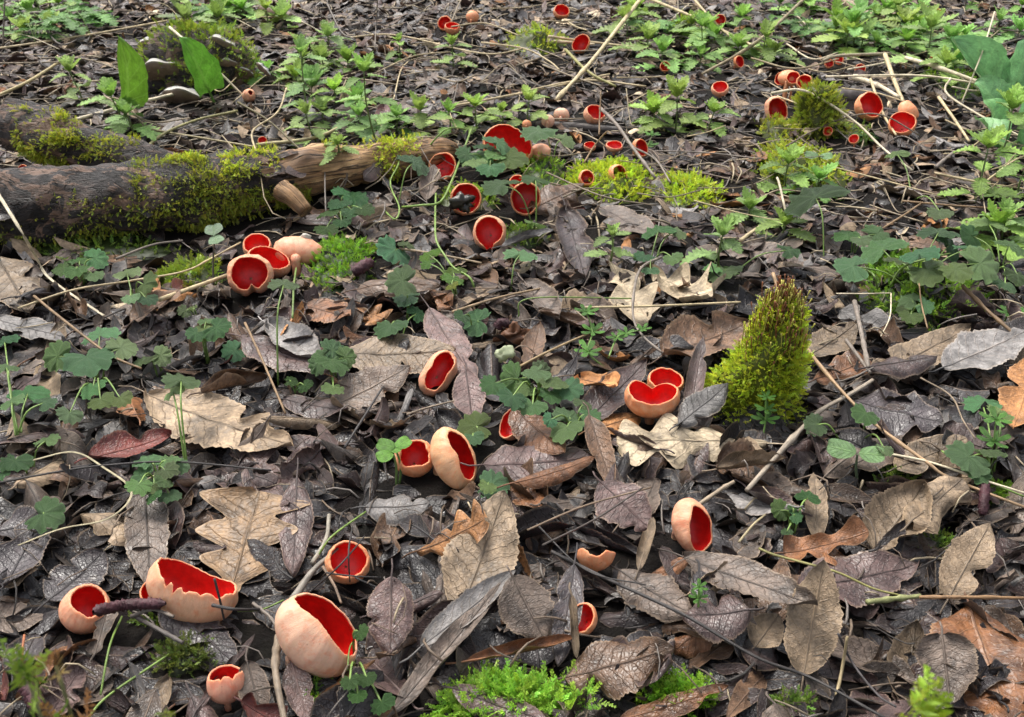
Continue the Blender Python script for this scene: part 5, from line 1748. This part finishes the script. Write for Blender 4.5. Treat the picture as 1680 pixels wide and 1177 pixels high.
# broad smooth leaves (wild arum)
def arum(label, leaves, col=(.11, .30, .03)):
    b0 = None
    pts = []
    for (bx, by, tx, ty, lift, w, face) in leaves:
        a = G(bx, by, 0)
        bdir = at(tx, ty, max(.01, a[2] + lift))
        pts.append((a, bdir, w, face))
    b = np.mean([p[0] for p in pts], axis=0)
    t = thing('arum', label, 'plant', b, 'wild arum plants')
    rg = np.random.default_rng(int(leaves[0][0]))
    for (a, e, w, face) in pts:
        L = np.linalg.norm(e - a) * .84
        ax = nrm(e - a)
        view = nrm(CAM - a)
        n = nrm(view * face + np.array([0, 0, 1.0]) * (1 - face) + [.25, 0, 0])
        n = nrm(n - ax * (n @ ax))
        sv = np.cross(n, ax)
        V, uv = leaf_geo('oval', L, w * mpp(a), 30, 10, rg, kx=-.5, ky=1.1, fold=.22, twist=.5, wav=.07, tipcurl=-.5, crumple=.012, teeth=False)
        P = V.reshape(-1, 3)
        base = a + (e - a) * .14
        out = base + P[:, :1] * ax + P[:, 1:2] * sv + P[:, 2:] * n
        out[:, 2] = np.maximum(out[:, 2], .002)
        part('leaf', MB().add(out, grid(30, 10), uv.reshape(-1, 2)), M['arum'], t, np.array(col) * rg.uniform(.85, 1.2))
        mb = MB()
        tube(mb, smooth_path([a - [0, 0, .004], base + n * .0005, base + ax * L * .3], 6), np.linspace(.0028, .0010, 6), 7)
        part('leaf_stalk', mb, M['green_stem'], t, (.13, .26, .05))


arum('upright bright green arum leaf beside the bracket stump', [(205, 192, 200, 62, .165, 62, .9)], (.20, .42, .04))
arum('leaning bright green arum leaf in front of the bracket stump', [(352, 168, 296, 58, .13, 62, .9)], (.11, .29, .03))
arum('broad bluish arum leaves at the edge of the nettle belt', [(1640, 150, 1562, 62, .10, 70, .8), (1660, 160, 1690, 60, .10, 80, .75), (1650, 190, 1600, 130, .05, 60, .7), (1690, 200, 1720, 120, .08, 80, .7)], (.22, .46, .19))
arum('low arum leaves beside the path-edge nettle', [(1650, 250, 1600, 190, .03, 55, .3), (1680, 260, 1700, 200, .04, 60, .3), (1640, 215, 1615, 160, .05, 50, .5)], (.20, .44, .15))
arum('small arum blade behind the thin upright straw', [(1560, 115, 1568, 60, .08, 40, .8)], (.06, .2, .03))


# seedlings and cleavers
def seedling(label, px, py, lobes, stem=(.06, .05, .035), col=(.14, .22, .12)):
    b = G(px, py)
    b[2] = hat(b[0], b[1]) - .003
    top = None
    t = thing('seedling', label, 'plant', b, 'two-leaved seedlings')
    pts = [(G(x, y, hh), d, (ax, ay)) for x, y, d, hh, ax, ay in lobes]
    c = np.mean([p[0] for p in pts], axis=0)
    mb = MB()
    tube(mb, smooth_path([b, .5 * (b + c) + RG.normal(0, .002, 3), c - [0, 0, .001]], 8), np.linspace(.0013, .0009, 8), 6)
    part('stem', mb, M['stem'], t, stem)
    for (p, d, (ax, ay)) in pts:
        L = d * mpp(p) * 1.1
        dr = nrm([ax, ay, .1])
        put(COTY[RG.integers(2)], 'leaf', t, c + dr * L * .05, dr, np.array([0, -.45, 1]), L, np.array(col) * RG.uniform(.9, 1.15))


seedling('grey-green seedling with two rounded leaves on a dark stalk below the log', 350, 470, [(347, 376, 34, .055, -.3, 1), (357, 400, 30, .055, .4, -1)])
seedling('pale seedling with two oval leaves beside the long brown stem', 1408, 778, [(1390, 740, 42, .02, -1, .35), (1424, 748, 36, .02, 1, -.25)], (.10, .14, .07), (.15, .27, .10))
seedling('bright green seedling leaning on the round orange cup', 655, 790, [(638, 742, 28, .03, -1, .3), (660, 728, 26, .035, .8, .8)], (.12, .2, .05), (.12, .28, .04))
seedling('lowest bright seed leaves beside the round orange cup', 650, 795, [(640, 767, 26, .022, -.9, -.5), (652, 722, 22, .04, .2, 1)], (.12, .2, .05), (.13, .3, .04))
seedling('tiny pale seedling among far litter', 1345, 265, [(1336, 255, 20, .015, -1, .2), (1352, 258, 18, .015, 1, -.2)], (.1, .14, .07), (.14, .25, .1))


def cleavers(label, nodes, lpx, col=(.10, .25, .04), base=None):
    pts = [G(x, y, hh) for x, y, hh in nodes]
    b = G(*base) if base else np.array([pts[0][0], pts[0][1] + .004, 0])
    b[2] = hat(b[0], b[1]) - .003
    t = thing('cleavers', label, 'plant', b, 'cleavers sprigs')
    mb = MB()
    tube(mb, smooth_path([b] + pts, 14), np.linspace(.0010, .0007, 14), 6)
    part('stem', mb, M['green_stem'], t, (.16, .28, .06))
    for k, p in enumerate(pts):
        sc = 1 - .12 * k
        for j in range(6):
            a = j * 1.047 + k * .5 + RG.normal(0, .12)
            d = np.array([math.cos(a), math.sin(a), .35])
            put(CLEAV[RG.integers(2)], 'leaf', t, p, d, [0, -.2, 1], lpx * mpp(p) * sc * RG.uniform(.85, 1.15), np.array(col) * RG.uniform(.85, 1.2))


cleavers('cleavers sprig with whorled leaves climbing a brown stem', [(965, 578, .01), (972, 545, .02), (962, 512, .03)], 27, base=(998, 600))
cleavers('second cleavers shoot branching toward the curved twig', [(1012, 555, .012), (1028, 548, .015), (1055, 540, .018)], 18, base=(998, 592))
cleavers('cleavers seedling at the foot of the moss cone', [(1256, 690, .010), (1256, 672, .020), (1257, 652, .032)], 23, base=(1252, 715))
cleavers('cleavers with starry whorls beside the orange leaf', [(1630, 725, .012), (1634, 690, .03)], 32, base=(1625, 745))
cleavers('tiny cleavers seedling on mauve leaves', [(1146, 982, .008), (1147, 964, .016)], 17, base=(1146, 1000))
cleavers('small cleavers beside the far grey litter', [(1063, 240, .01), (1070, 222, .02)], 16)
cleavers('small cleavers beside the mossy mound', [(1655, 515, .008), (1668, 512, .012)], 22)


# ------------------------------------------------------------------ sticks, straws and stalks
STRAW, PSTRAW, BROWN, GREYB, DARK, OLIVE = (.50, .40, .23), (.66, .57, .40), (.26, .165, .085), (.20, .165, .135), (.038, .033, .031), (.26, .24, .08)


def stick(label, P, rpx, col, h=.006, name='straw', cat='straw', group='dead straws and stems', ends=None, rough=.05, taper=.8, flat=1.0, knots=0):
    """P: pixels along the stick, each with an optional height above the litter"""
    Q = []
    for i, q in enumerate(P):
        hh = q[2] if len(q) > 2 else h
        Q.append(G(q[0], q[1], hh))
    n = max(10, 5 * len(Q))
    C = smooth_path(Q, n)
    rpx = rpx * .74
    r = np.linspace(.5 * rpx * mpp(Q[0]), .5 * rpx * mpp(Q[-1]) * taper, n)
    if knots:
        for k in RNG.integers(1, n - 1, knots):
            r[k] *= 1.35
    mb = MB()
    tube(mb, C, r, 8, rough, flat=flat)
    o = link(name, mb.mesh(name, M['stem']), None, np.array(col) * RG.uniform(.9, 1.1))
    return tag(o, label, cat, group)


S = stick
S('thick pale cut straw lying across the nettle by the stump', [(120, 198), (215, 172), (312, 148, .02)], 9, PSTRAW)
S('long pale straw beyond the stump', [(-5, 80), (130, 60), (275, 34)], 5, STRAW, .012)
S('white stem leaning against the arum leaf', [(278, 45, .10), (330, 90, .06), (402, 160)], 6, PSTRAW)
S('bent pale grass blade hanging over the log end', [(-8, 310, .10), (35, 380, .07), (62, 428, .02), (85, 460), (170, 518)], 8, PSTRAW, .006, flat=.35)
S('long thin straw running from the log shade to the cup cluster', [(30, 506), (120, 476), (215, 461), (300, 446), (345, 425), (395, 398)], 5, STRAW, .014, knots=3)
S('thick pale straw ending at the notched open cup', [(262, 492), (300, 478), (378, 450, .01)], 11, STRAW, .007)
S('brown stem slanting over the large ivy plant', [(56, 486, .02), (110, 530, .03), (180, 582, .03), (232, 605, .02)], 6, BROWN, .02)
S('short brown twig near the silvery ribbed leaf', [(402, 530, .02), (430, 590, .015), (468, 678)], 6, BROWN, .008, 'twig', 'twig')
S('dark wiry stem below the broad tan leaf', [(0, 792), (85, 776), (170, 764), (290, 758), (445, 772)], 5, DARK, .014)
S('arched dry grass blade looping over black leaves', [(55, 755), (120, 742), (168, 766), (216, 806, .02), (180, 850, .02), (100, 868), (30, 895)], 6, (.38, .33, .20), .014, flat=.4)
S('pale stick leaning far back beside the red cup', [(1050, 0, .05), (975, 95, .03), (912, 165)], 9, STRAW, .006, knots=3)
S('mossy twig crossing the pale leaning stick', [(928, 82), (965, 118, .02), (1010, 142)], 7, OLIVE, .014, 'twig', 'twig')
S('brown stick slanting over the far red cup', [(1322, -4, .06), (1240, 70, .03), (1152, 122)], 7, (.30, .24, .14), .008, 'twig', 'twig', knots=4)
S('far pale stem falling toward the brown stick', [(1050, -8, .03), (1130, 25, .03), (1210, 62, .02), (1262, 92)], 7, STRAW, .02)
S('far straw from the corner twigs', [(1135, -5), (1180, 45), (1215, 70)], 5, STRAW, .03)
S('dark arched twig under the straw arch', [(1350, 100), (1375, 92, .03), (1460, 88, .03)], 8, (.33, .28, .18), .02, 'twig', 'twig')
S('thick white stem sloping down past the nettle belt', [(1486, 95, .03), (1560, 118, .025), (1690, 168, .01)], 9, PSTRAW, .02, knots=2)
S('long thin white straw above the mossy log piece', [(1355, 126, .03), (1500, 124, .03), (1590, 135, .02), (1690, 155, .01)], 5, PSTRAW, .02)
S('bent white straw over olive moss and litter', [(1265, 153, .06), (1322, 150, .06), (1400, 198, .03), (1450, 245), (1497, 280)], 6, PSTRAW, .008)
S('thin straw under the bent white one', [(1275, 158, .03), (1330, 178, .02), (1420, 208)], 4, STRAW, .008)
S('thin upright white straw in front of arum', [(1632, 20, .12), (1610, 90, .07), (1578, 168)], 4, PSTRAW, .008)
S('kinked white straw by the path-edge nettle', [(1560, 128, .05), (1552, 152, .03), (1600, 185, .02), (1690, 232)], 5, PSTRAW, .01)
S('pale stub of stalk by the kinked straw', [(1540, 160), (1565, 195), (1590, 232)], 7, STRAW, .012)
S('upright pale stick through the straw tangle', [(1452, 90, .04), (1470, 140, .02), (1482, 168)], 10, STRAW, .008)
S('thin straw slanting behind the goblet-shaped cup', [(1428, 130, .03), (1448, 185, .01), (1470, 222)], 6, STRAW, .008)
S('pale knotty stalk piece under the thin white straw', [(1400, 126), (1440, 140), (1475, 160)], 11, PSTRAW, .014, knots=2)
S('straw along the path edge', [(1532, 284), (1600, 298), (1690, 312)], 6, STRAW, .008)
S('brown twig crossing the shallow open cup', [(1290, 240), (1340, 212, .01), (1400, 190, .03), (1450, 190, .04), (1508, 222, .02)], 4, (.13, .10, .07), .02, 'twig', 'twig')
S('forked grey twig over yellow moss', [(985, 178, .03), (1012, 205, .03), (1040, 245, .035), (1075, 292, .03)], 8, GREYB, .02, 'twig', 'twig', knots=3)
S('side prong of the forked grey twig', [(1035, 240, .03), (1075, 262, .02), (1100, 300)], 5, GREYB, .02, 'twig', 'twig')
S('thin hooked stalk behind the yellow moss', [(958, 268), (975, 240, .03), (995, 217, .05), (1003, 220, .05)], 4, BROWN, .01)
S('upright dead stalk beside the pale orange cup', [(983, 222), (984, 190, .03), (986, 150, .06)], 4, BROWN, .01)
S('long reddish-brown stem from the moss cone down the slope', [(1268, 448, .075), (1288, 505, .05), (1330, 580, .03), (1420, 682, .02), (1520, 758, .012), (1560, 785), (1690, 836)], 8, (.34, .22, .12), .010, knots=3)
S('pale grey knotted twig crossing the long stem', [(1225, 805), (1300, 720), (1345, 675, .012), (1390, 650, .012), (1432, 624)], 11, (.30, .25, .19), .008, 'twig', 'twig', knots=4)
S('grey forked twig standing near the tan holed leaf', [(1402, 495, .02), (1412, 540, .012), (1425, 605)], 11, GREYB, .008, 'twig', 'twig', knots=3)
S('short pale twig touching the grey forked one', [(1388, 558), (1408, 585), (1428, 612)], 9, GREYB, .010, 'twig', 'twig')
S('broken dark orange twig by the silver-grey leaf', [(1578, 468, .03), (1620, 510, .02), (1690, 570)], 9, (.15, .09, .04), .012, 'twig', 'twig', knots=4)
S('thin straw by the stacked ivy leaves', [(742, 512), (820, 488), (905, 470)], 6, (.33, .23, .13), .012)
S('straight straw under the pale oak leaves', [(955, 505), (1080, 502), (1215, 496)], 6, STRAW, .014)
S('brown stem leaning below the cleavers sprig', [(852, 602), (910, 572), (988, 538)], 6, (.34, .24, .12), .012)
S('grey curved twig hooked over the pale oak leaf', [(1085, 422), (1052, 440, .03), (1040, 480, .03), (1040, 525, .02), (1058, 555), (1095, 585)], 6, GREYB, .014, 'twig', 'twig', knots=3)
S('long dark bare stem running down to the black leaves', [(905, 905), (985, 945), (1120, 1008), (1240, 1078), (1330, 1112), (1455, 1180)], 8, DARK, .016)
S('thin dark stem beside the long bare one', [(880, 860), (960, 935), (1060, 960)], 4, DARK, .016)
S('yellow-green thin stem over the purple-brown leaf', [(1245, 900), (1275, 912), (1370, 938, .014), (1430, 965), (1480, 978)], 6, OLIVE, .012)
S('moss-coated twig end near the large orange leaf', [(1422, 988, .014), (1465, 983, .016), (1510, 978, .014)], 12, (.24, .25, .10), .012, 'twig', 'twig', knots=5)
S('orange-brown twig continuing to the large orange leaf', [(1508, 980), (1600, 980), (1700, 982)], 8, (.26, .15, .07), .014, 'twig', 'twig', knots=3)
S('small pale stem stuck upright by the upright tan leaf', [(1372, 1142), (1382, 1095, .015), (1390, 1045, .03)], 8, (.36, .28, .15), .004)
S('ridged grey-brown stick below the largest cup', [(456, 1045), (452, 1100), (468, 1190)], 17, (.22, .17, .12), .010, 'twig', 'twig', knots=3)
S('grey tapering stick behind the largest cup', [(480, 985), (515, 935, .014), (555, 900, .02)], 20, (.26, .23, .19), .010, 'twig', 'twig', taper=.25)
S('grey stick beyond the twig-crossed cup', [(512, 925), (535, 885), (540, 845)], 11, (.27, .24, .19), .010, 'twig', 'twig')
S('thin dark twig crossing the open red cup', [(505, 975, .02), (560, 925, .05), (598, 880, .03)], 4, DARK, .02, 'twig', 'twig')
S('second thin dark twig across the open red cup', [(578, 865, .03), (572, 905, .05), (574, 955, .03)], 4, DARK, .02, 'twig', 'twig')
S('third thin dark twig low across the open red cup', [(535, 940, .03), (575, 945, .04), (625, 948, .02)], 4, DARK, .02, 'twig', 'twig')
S('brown curled stalk beside the largest cup', [(530, 930), (548, 960), (560, 990)], 7, (.22, .15, .10), .02)
S('short black twig across the broad toothed cup', [(348, 993, .03), (385, 1000, .03), (425, 1000, .015)], 8, DARK, .02, 'twig', 'twig')
S('upright black twig in front of the broad toothed cup', [(352, 950, .05), (362, 990, .03), (368, 1020)], 6, DARK, .01, 'twig', 'twig')
S('forked grey twig beside the smooth dark leaf', [(415, 990), (440, 1010), (455, 1030)], 8, GREYB, .01, 'twig', 'twig', knots=2)
S('dark twig arching over the oak leaf corner', [(452, 918, .012), (460, 935), (480, 950)], 6, DARK, .014, 'twig', 'twig')
S('dark twig below the catkin', [(220, 1010), (255, 1030), (300, 1055)], 11, (.10, .085, .075), .012, 'twig', 'twig', knots=3)
S('short grey twig under the catkin', [(215, 1012), (250, 1000), (285, 1012)], 9, GREYB, .014, 'twig', 'twig', knots=2)
S('brown stem beside the hooded cup', [(865, 870), (960, 830), (1068, 800)], 5, (.20, .14, .09), .018)
S('dark stem leaning on the leaf by the saddle-rimmed cup', [(890, 895), (980, 850), (1055, 800)], 5, (.07, .055, .045), .026)
S('pale twig behind the hooded cup', [(1130, 840), (1180, 805), (1205, 790)], 10, (.28, .22, .15), .012, 'twig', 'twig', knots=2)
S('pale dead stem in front of the small ivy sprig', [(1212, 890), (1235, 862), (1255, 845)], 6, (.34, .28, .16), .010)
S('thin dry stalk by the slit-mouthed cup pair', [(668, 680), (705, 668), (745, 658)], 5, (.27, .21, .15), .012)
S('dark stalk of the leaf left of the diagonal-mouthed cup', [(565, 735), (600, 680), (628, 635)], 6, DARK, .014)
S('grey stem below the log', [(190, 425), (250, 402), (300, 395)], 6, GREYB, .012)
S('thin green-brown stem through the fresh ivy shoot', [(655, 408), (720, 418), (790, 432)], 6, (.27, .20, .12), .014)
S('leafless stem on the far litter', [(570, 62), (650, 58), (790, 88), (860, 80)], 4, STRAW, .012)
S('curving straw in the middle of far litter', [(790, 70), (860, 80), (900, 100), (918, 115)], 4, STRAW, .014)
S('pale straw bundle end near the leaning stick', [(900, 60), (960, 68), (1075, 82)], 6, STRAW, .012)
S('short pale straw beside the straw bundle', [(900, 68), (940, 70), (975, 73)], 7, PSTRAW, .010)
S('straw reaching from the log to the nettle', [(420, 238), (520, 225), (580, 195)], 8, (.42, .36, .18), .014)
S('long straw lying between nettle and far litter', [(740, 175), (820, 160), (920, 140), (1000, 122)], 6, STRAW, .010)
S('straw below the far litter', [(860, 150), (960, 132), (1060, 142)], 5, STRAW, .014)
S('looped pale stalk behind the log', [(420, 250), (415, 215, .02), (455, 185, .03), (470, 145, .04)], 5, STRAW, .01)
S('olive stem on the far side of the log', [(230, 210), (320, 225), (440, 245)], 6, (.30, .25, .13), .010)
S('greenish bent stem behind the log', [(228, 260), (260, 225, .02), (320, 198), (390, 182)], 7, (.24, .22, .09), .014)
S('brown thorny stem near the log bend', [(390, 168, .03), (440, 198, .02), (495, 248)], 5, (.10, .08, .03), .014)
S('yellowish stick at the left of the stump', [(-5, 158), (50, 132), (100, 100)], 8, (.36, .29, .14), .010)
S('grey stick beyond the cow parsley', [(50, 22), (95, 18), (140, 5)], 7, GREYB, .03, 'twig', 'twig')
S('thin vertical grey stalk far behind', [(5, 75), (6, 40, .05), (8, -5, .1)], 4, GREYB, .01)
S('thin vertical straw far behind the litter', [(615, 80), (617, 40, .04), (620, -5, .10)], 3, GREYB, .01)
S('white split stalk piece before the bright nettle', [(1290, 352), (1285, 330, .02), (1278, 300, .03), (1275, 292, .03)], 6, PSTRAW, .008)
S('short cut straw near the small bright nettle', [(1215, 395), (1235, 380), (1250, 370)], 9, STRAW, .008)
S('brown twig along the far path litter', [(1480, 330), (1570, 338), (1690, 345)], 5, BROWN, .010, 'twig', 'twig')
S('brown twig in the far path litter', [(1440, 380), (1480, 355), (1510, 335)], 5, BROWN, .012, 'twig', 'twig')
S('short stick end by the path litter', [(1535, 275), (1550, 262), (1565, 250)], 9, GREYB, .010, 'twig', 'twig')
S('thin white bent straw by the moss mound', [(1372, 482, .02), (1420, 482, .03), (1462, 481, .03)], 3, PSTRAW, .02)
S('second half of the thin white bent straw', [(1462, 482, .03), (1460, 520, .02), (1445, 552)], 3, PSTRAW, .01)
S('dark stalk standing by the moss mound', [(1522, 540), (1512, 500, .02), (1508, 465, .04)], 4, BROWN, .01)
S('pale pinkish straw on the edge of the orange leaf', [(1460, 745), (1530, 760), (1620, 790), (1690, 812)], 6, PSTRAW, .012)
S('thin stalk hooked over the dark slate leaf', [(1510, 620), (1560, 650), (1580, 690), (1600, 720)], 4, (.24, .18, .12), .014)
S('brown leaf stalk hooked by the yellow-green stem', [(1425, 905), (1440, 900, .014), (1446, 886, .02)], 6, DARK, .010)
S('dark curved stem in the bottom black leaves', [(1375, 1040), (1400, 1090), (1440, 1140), (1470, 1160)], 6, (.07, .06, .06), .014)
S('fallen brown log piece far behind the nettles', [(1372, -10, .02), (1410, 18, .02), (1458, 38, .01)], 20, (.27, .20, .13), .010, 'fallen_branch', 'branch')
S('grey log piece between the mossy stub and the goblet cup', [(1345, 168, .0), (1385, 160, .0), (1432, 158, .0)], 46, (.10, .085, .08), .004, 'fallen_branch', 'branch', rough=.06)
S('hollow rotten bark roll far behind the nettles', [(430, 18, .01), (455, 22, .01), (478, 30, .01)], 26, (.15, .10, .07), .008, 'fallen_branch', 'branch', rough=.08)
S('dark log edge behind the ivy-wrapped cups', [(880, 205, .0), (940, 208, .0), (1020, 215, .0)], 22, (.06, .05, .045), .000, 'fallen_branch', 'branch', rough=.06)

rgs = np.random.default_rng(333)
for k in range(165):
    x, y = rgs.uniform(-60, 1740), rgs.uniform(-25, 340)
    if 0 < x < 740 and 190 < y < 400:
        continue
    sc = (y + 480) * .054 / 3.5 * 100           # px per metre / 10
    L = rgs.uniform(60, 200) * (y + 480) / 700
    a = rgs.normal(0, .45) if rgs.uniform() < .7 else rgs.uniform(-1.5, 1.5)
    dx, dy = L * math.cos(a), L * math.sin(a) * .5
    bend = rgs.normal(0, 13)
    tone, nm = [(STRAW, 'straw-coloured'), (GREYB, 'grey'), ((.33, .26, .17), 'light brown'), (PSTRAW, 'whitish')][rgs.choice(4, p=[.35, .25, .25, .15])]
    where = 'behind the log' if x < 560 else ('on the open far litter' if x < 1050 else 'in the far nettle tangle')
    rr = rgs.uniform(2.0, 4.2)
    wd = ('bent ' if abs(bend) > 9 else 'straight ') + ('long ' if L > 130 else 'short ') + ('hair-thin ' if rr < 2.8 else 'slender ') + ('dull ' if (k % 3) else 'clean ')
    S(f'{wd}{nm} dead stem lying {where}', [(x, y), (x + dx * .5, y + dy * .5 + bend), (x + dx, y + dy)], rr, np.array(tone) * (rgs.uniform(.5, .8) if k % 3 else 1.0), rgs.uniform(.006, .02), group=f'{wd}{nm} dead stems {where}', rough=.06)


def twig_litter():
    rg = np.random.default_rng(61)
    mb = MB()
    cols = [(.04, .034, .03), (.10, .075, .055), (.18, .13, .09), (.30, .24, .16), (.22, .19, .165), (.42, .34, .22)]
    for k in range(4800):
        y0, y1 = (.42, 1.0) if k < 650 else (1.0, 2.7)
        x, y = spot(rg, y0, y1, .2)
        L = rg.uniform(.010, .042) * (1 if y < 1.2 else 2.2)
        a = rg.uniform(0, 6.28)
        d = np.array([math.cos(a), math.sin(a)]) * L * .5
        p0, p1 = np.array([x, y]) - d, np.array([x, y]) + d
        z0, z1 = hat(*p0), hat(*p1)
        zm = max(hat(x, y), .5 * (z0 + z1)) + rg.uniform(0, .003)
        P = np.array([[*p0, max(z0, zm - .012) + .001], [x + rg.normal(0, L * .10), y + rg.normal(0, L * .10), zm + .0012], [*p1, max(z1, zm - .012) + .001]])
        if P[:, 2].max() > .06 or (y < 1.3 and not clear_of(P)):
            continue
        r = rg.uniform(.0004, .0011) * (1 if y < 1.2 else 1.3)
        tube(mb, smooth_path(P, 4), [r, r, r * .9, r * .7], 4, .1, cols[rg.choice(6, p=[.25, .22, .2, .12, .13, .08] if y < 1.1 else [.10, .14, .18, .22, .18, .18])], rg.uniform())
    o = link('twig_litter', mb.mesh('twig_litter', M['stem']), None, (1, 1, 1))
    tag(o, 'scattered fine twig and leaf-stalk fragments in the litter', 'twigs', kind='stuff')


twig_litter()


# ------------------------------------------------------------------ catkins and other small things
def catkin(label, P, rpx, stalk=None, h=.01):
    Q = [G(q[0], q[1], q[2] if len(q) > 2 else h) for q in P]
    t = thing('catkin', label, 'catkin', Q[0], 'fallen purple catkins')
    C = smooth_path(Q, 44)
    R = .5 * rpx * mpp(Q[0])
    s = np.linspace(0, 1, 44)
    prof = R * np.clip(np.minimum(s / .06, (1 - s) / .10), .12, 1) ** .5
    T, A, B = frames(C)
    th = np.arange(14) / 14 * 6.2832
    k = 1 + .20 * np.sin(s[:, None] * 110) + .22 * np.sin(th[None, :] * 6 + np.round(s[:, None] * 17) * 1.6) + .07 * RNG.normal(size=(44, 14))
    V = C[:, None] + (A[:, None] * np.cos(th)[None, :, None] + B[:, None] * np.sin(th)[None, :, None]) * (prof[:, None] * k)[..., None]
    uv = np.stack(np.broadcast_arrays(s[:, None], th[None, :] / 6.28), -1).reshape(-1, 2)
    part('scales', MB().add(V.reshape(-1, 3), grid(43, 14, True), uv), M['stem'], t, (.062, .018, .024))
    if stalk:
        mb = MB()
        tube(mb, smooth_path([G(*q, h) for q in stalk], 8), 2.2 * mpp(Q[0]), 6)
        part('stalk', mb, M['stem'], t, (.34, .12, .05))


catkin('long purple catkin lying in the mouth of the rounded cup', [(153, 1004, .026), (205, 993, .026), (272, 990, .02)], 17)
catkin('purple catkin on an orange stalk lying near the rounded cup', [(34, 1088, .014), (45, 1125, .012), (66, 1168, .010)], 23, [(40, 1042), (37, 1065), (35, 1090)])
catkin('small brown catkin beside the green moss mound', [(578, 447, .010), (592, 440, .012), (608, 429, .012)], 17)
catkin('dark red catkin upright behind the buff leaf and white straw', [(1612, 845, .004), (1615, 815, .008), (1616, 786, .010)], 15)
catkin('curled purple catkin in the rotten hollow', [(815, 540, .008), (822, 530, .012), (836, 532, .010)], 14)


def lump(name, label, cat, px, py, wpx, h, col, seed, mat='moss', dent=.35):
    p = G(px, py, h)
    r = .5 * wpx * mpp(p)
    u = np.linspace(0, math.pi, 15)
    th = np.arange(22) / 22 * 6.2832
    D = np.stack([np.sin(u)[:, None] * np.cos(th), np.sin(u)[:, None] * np.sin(th), np.broadcast_to(np.cos(u)[:, None], (15, 22))], -1)
    k = 1 + dent * sn(D, 2.0, seed) + dent * .4 * sn(D, 5, seed + 2)
    V = p + D * (r * k)[..., None] * [1, .9, .85]
    t = link(name, MB().add(V.reshape(-1, 3), grid(14, 22, True)[:, ::-1], np.full((15 * 22, 2), .6)).mesh(name, M[mat]), None, col)
    tag(t, label, cat)


lump('seed_husk', 'crumpled greenish-white husk on a black wet leaf', 'husk', 829, 580, 27, .008, (.42, .46, .30), 4)
lump('rotten_crumb', 'heap of rusty rotten wood crumbs beside the curled catkin', 'wood crumbs', 845, 550, 44, .002, (.16, .06, .02), 7, 'stem', .6)
lump('rotten_scrap', 'black crumpled rotten leaf hanging in an open cup', 'leaf', 762, 333, 36, .022, (.028, .026, .018), 9, 'leaf', .6)
lump('black_seed', 'tiny glossy black seed under the yellow-green stem', 'seed', 1363, 946, 14, .008, (.008, .008, .010), 3, 'arum', .08)
lump('white_flake', 'small whitish flake on the back of the cup lying on its side', 'flake', 503, 392, 20, .03, (.72, .68, .58), 6, 'stem', .5)


# out-of-focus sprigs close to the lens
def sprig(label, px, py, dist, L, col, seed):
    rg = np.random.default_rng(seed)
    p = CAM + nrm(ray(px, py)) * dist
    b = np.array([p[0] + .01, p[1] - .02, hsm(p[0], p[1]) - .004])
    t = thing('moss_sprig', label, 'moss', b, 'tall sprigs close to the lens')
    mb = MB()
    C = smooth_path([b, .5 * (b + p) + [0, -.004, .0], p], 12)
    tube(mb, C, np.linspace(.0012, .0006, 12), 6)
    part('stem', mb, M['green_stem'], t, (.14, .14, .05))
    mb = MB()
    k = rg.integers(6, 12, 26)
    fronds(mb, C[k], np.array([[.2, 0, .8]] * 26), L, col, .7, .3, 1.3, rg)
    part('shoots', mb, M['moss'], t, (1, 1, 1), 'stuff')


sprig('blurred green sprig rising near the fallen catkin', 48, 1118, .36, .016, (.18, .28, .03), 1)
sprig('blurred reddish sprig tip beside the blurred green one', 92, 1092, .38, .012, (.26, .15, .05), 2)
sprig('blurred yellow-green sprig below the poplar leaf', 1500, 1178, .36, .013, (.30, .38, .03), 3)
sprig('second blurred yellow-green sprig below the poplar leaf', 1532, 1184, .37, .012, (.28, .36, .03), 4)
sprig('blurred sprig below the green jointed stalk', 262, 1172, .40, .010, (.22, .30, .04), 5)
print('objects', len(bpy.data.objects), 'tris', sum(len(m.loops) - 2 * len(m.polygons) for m in bpy.data.meshes))
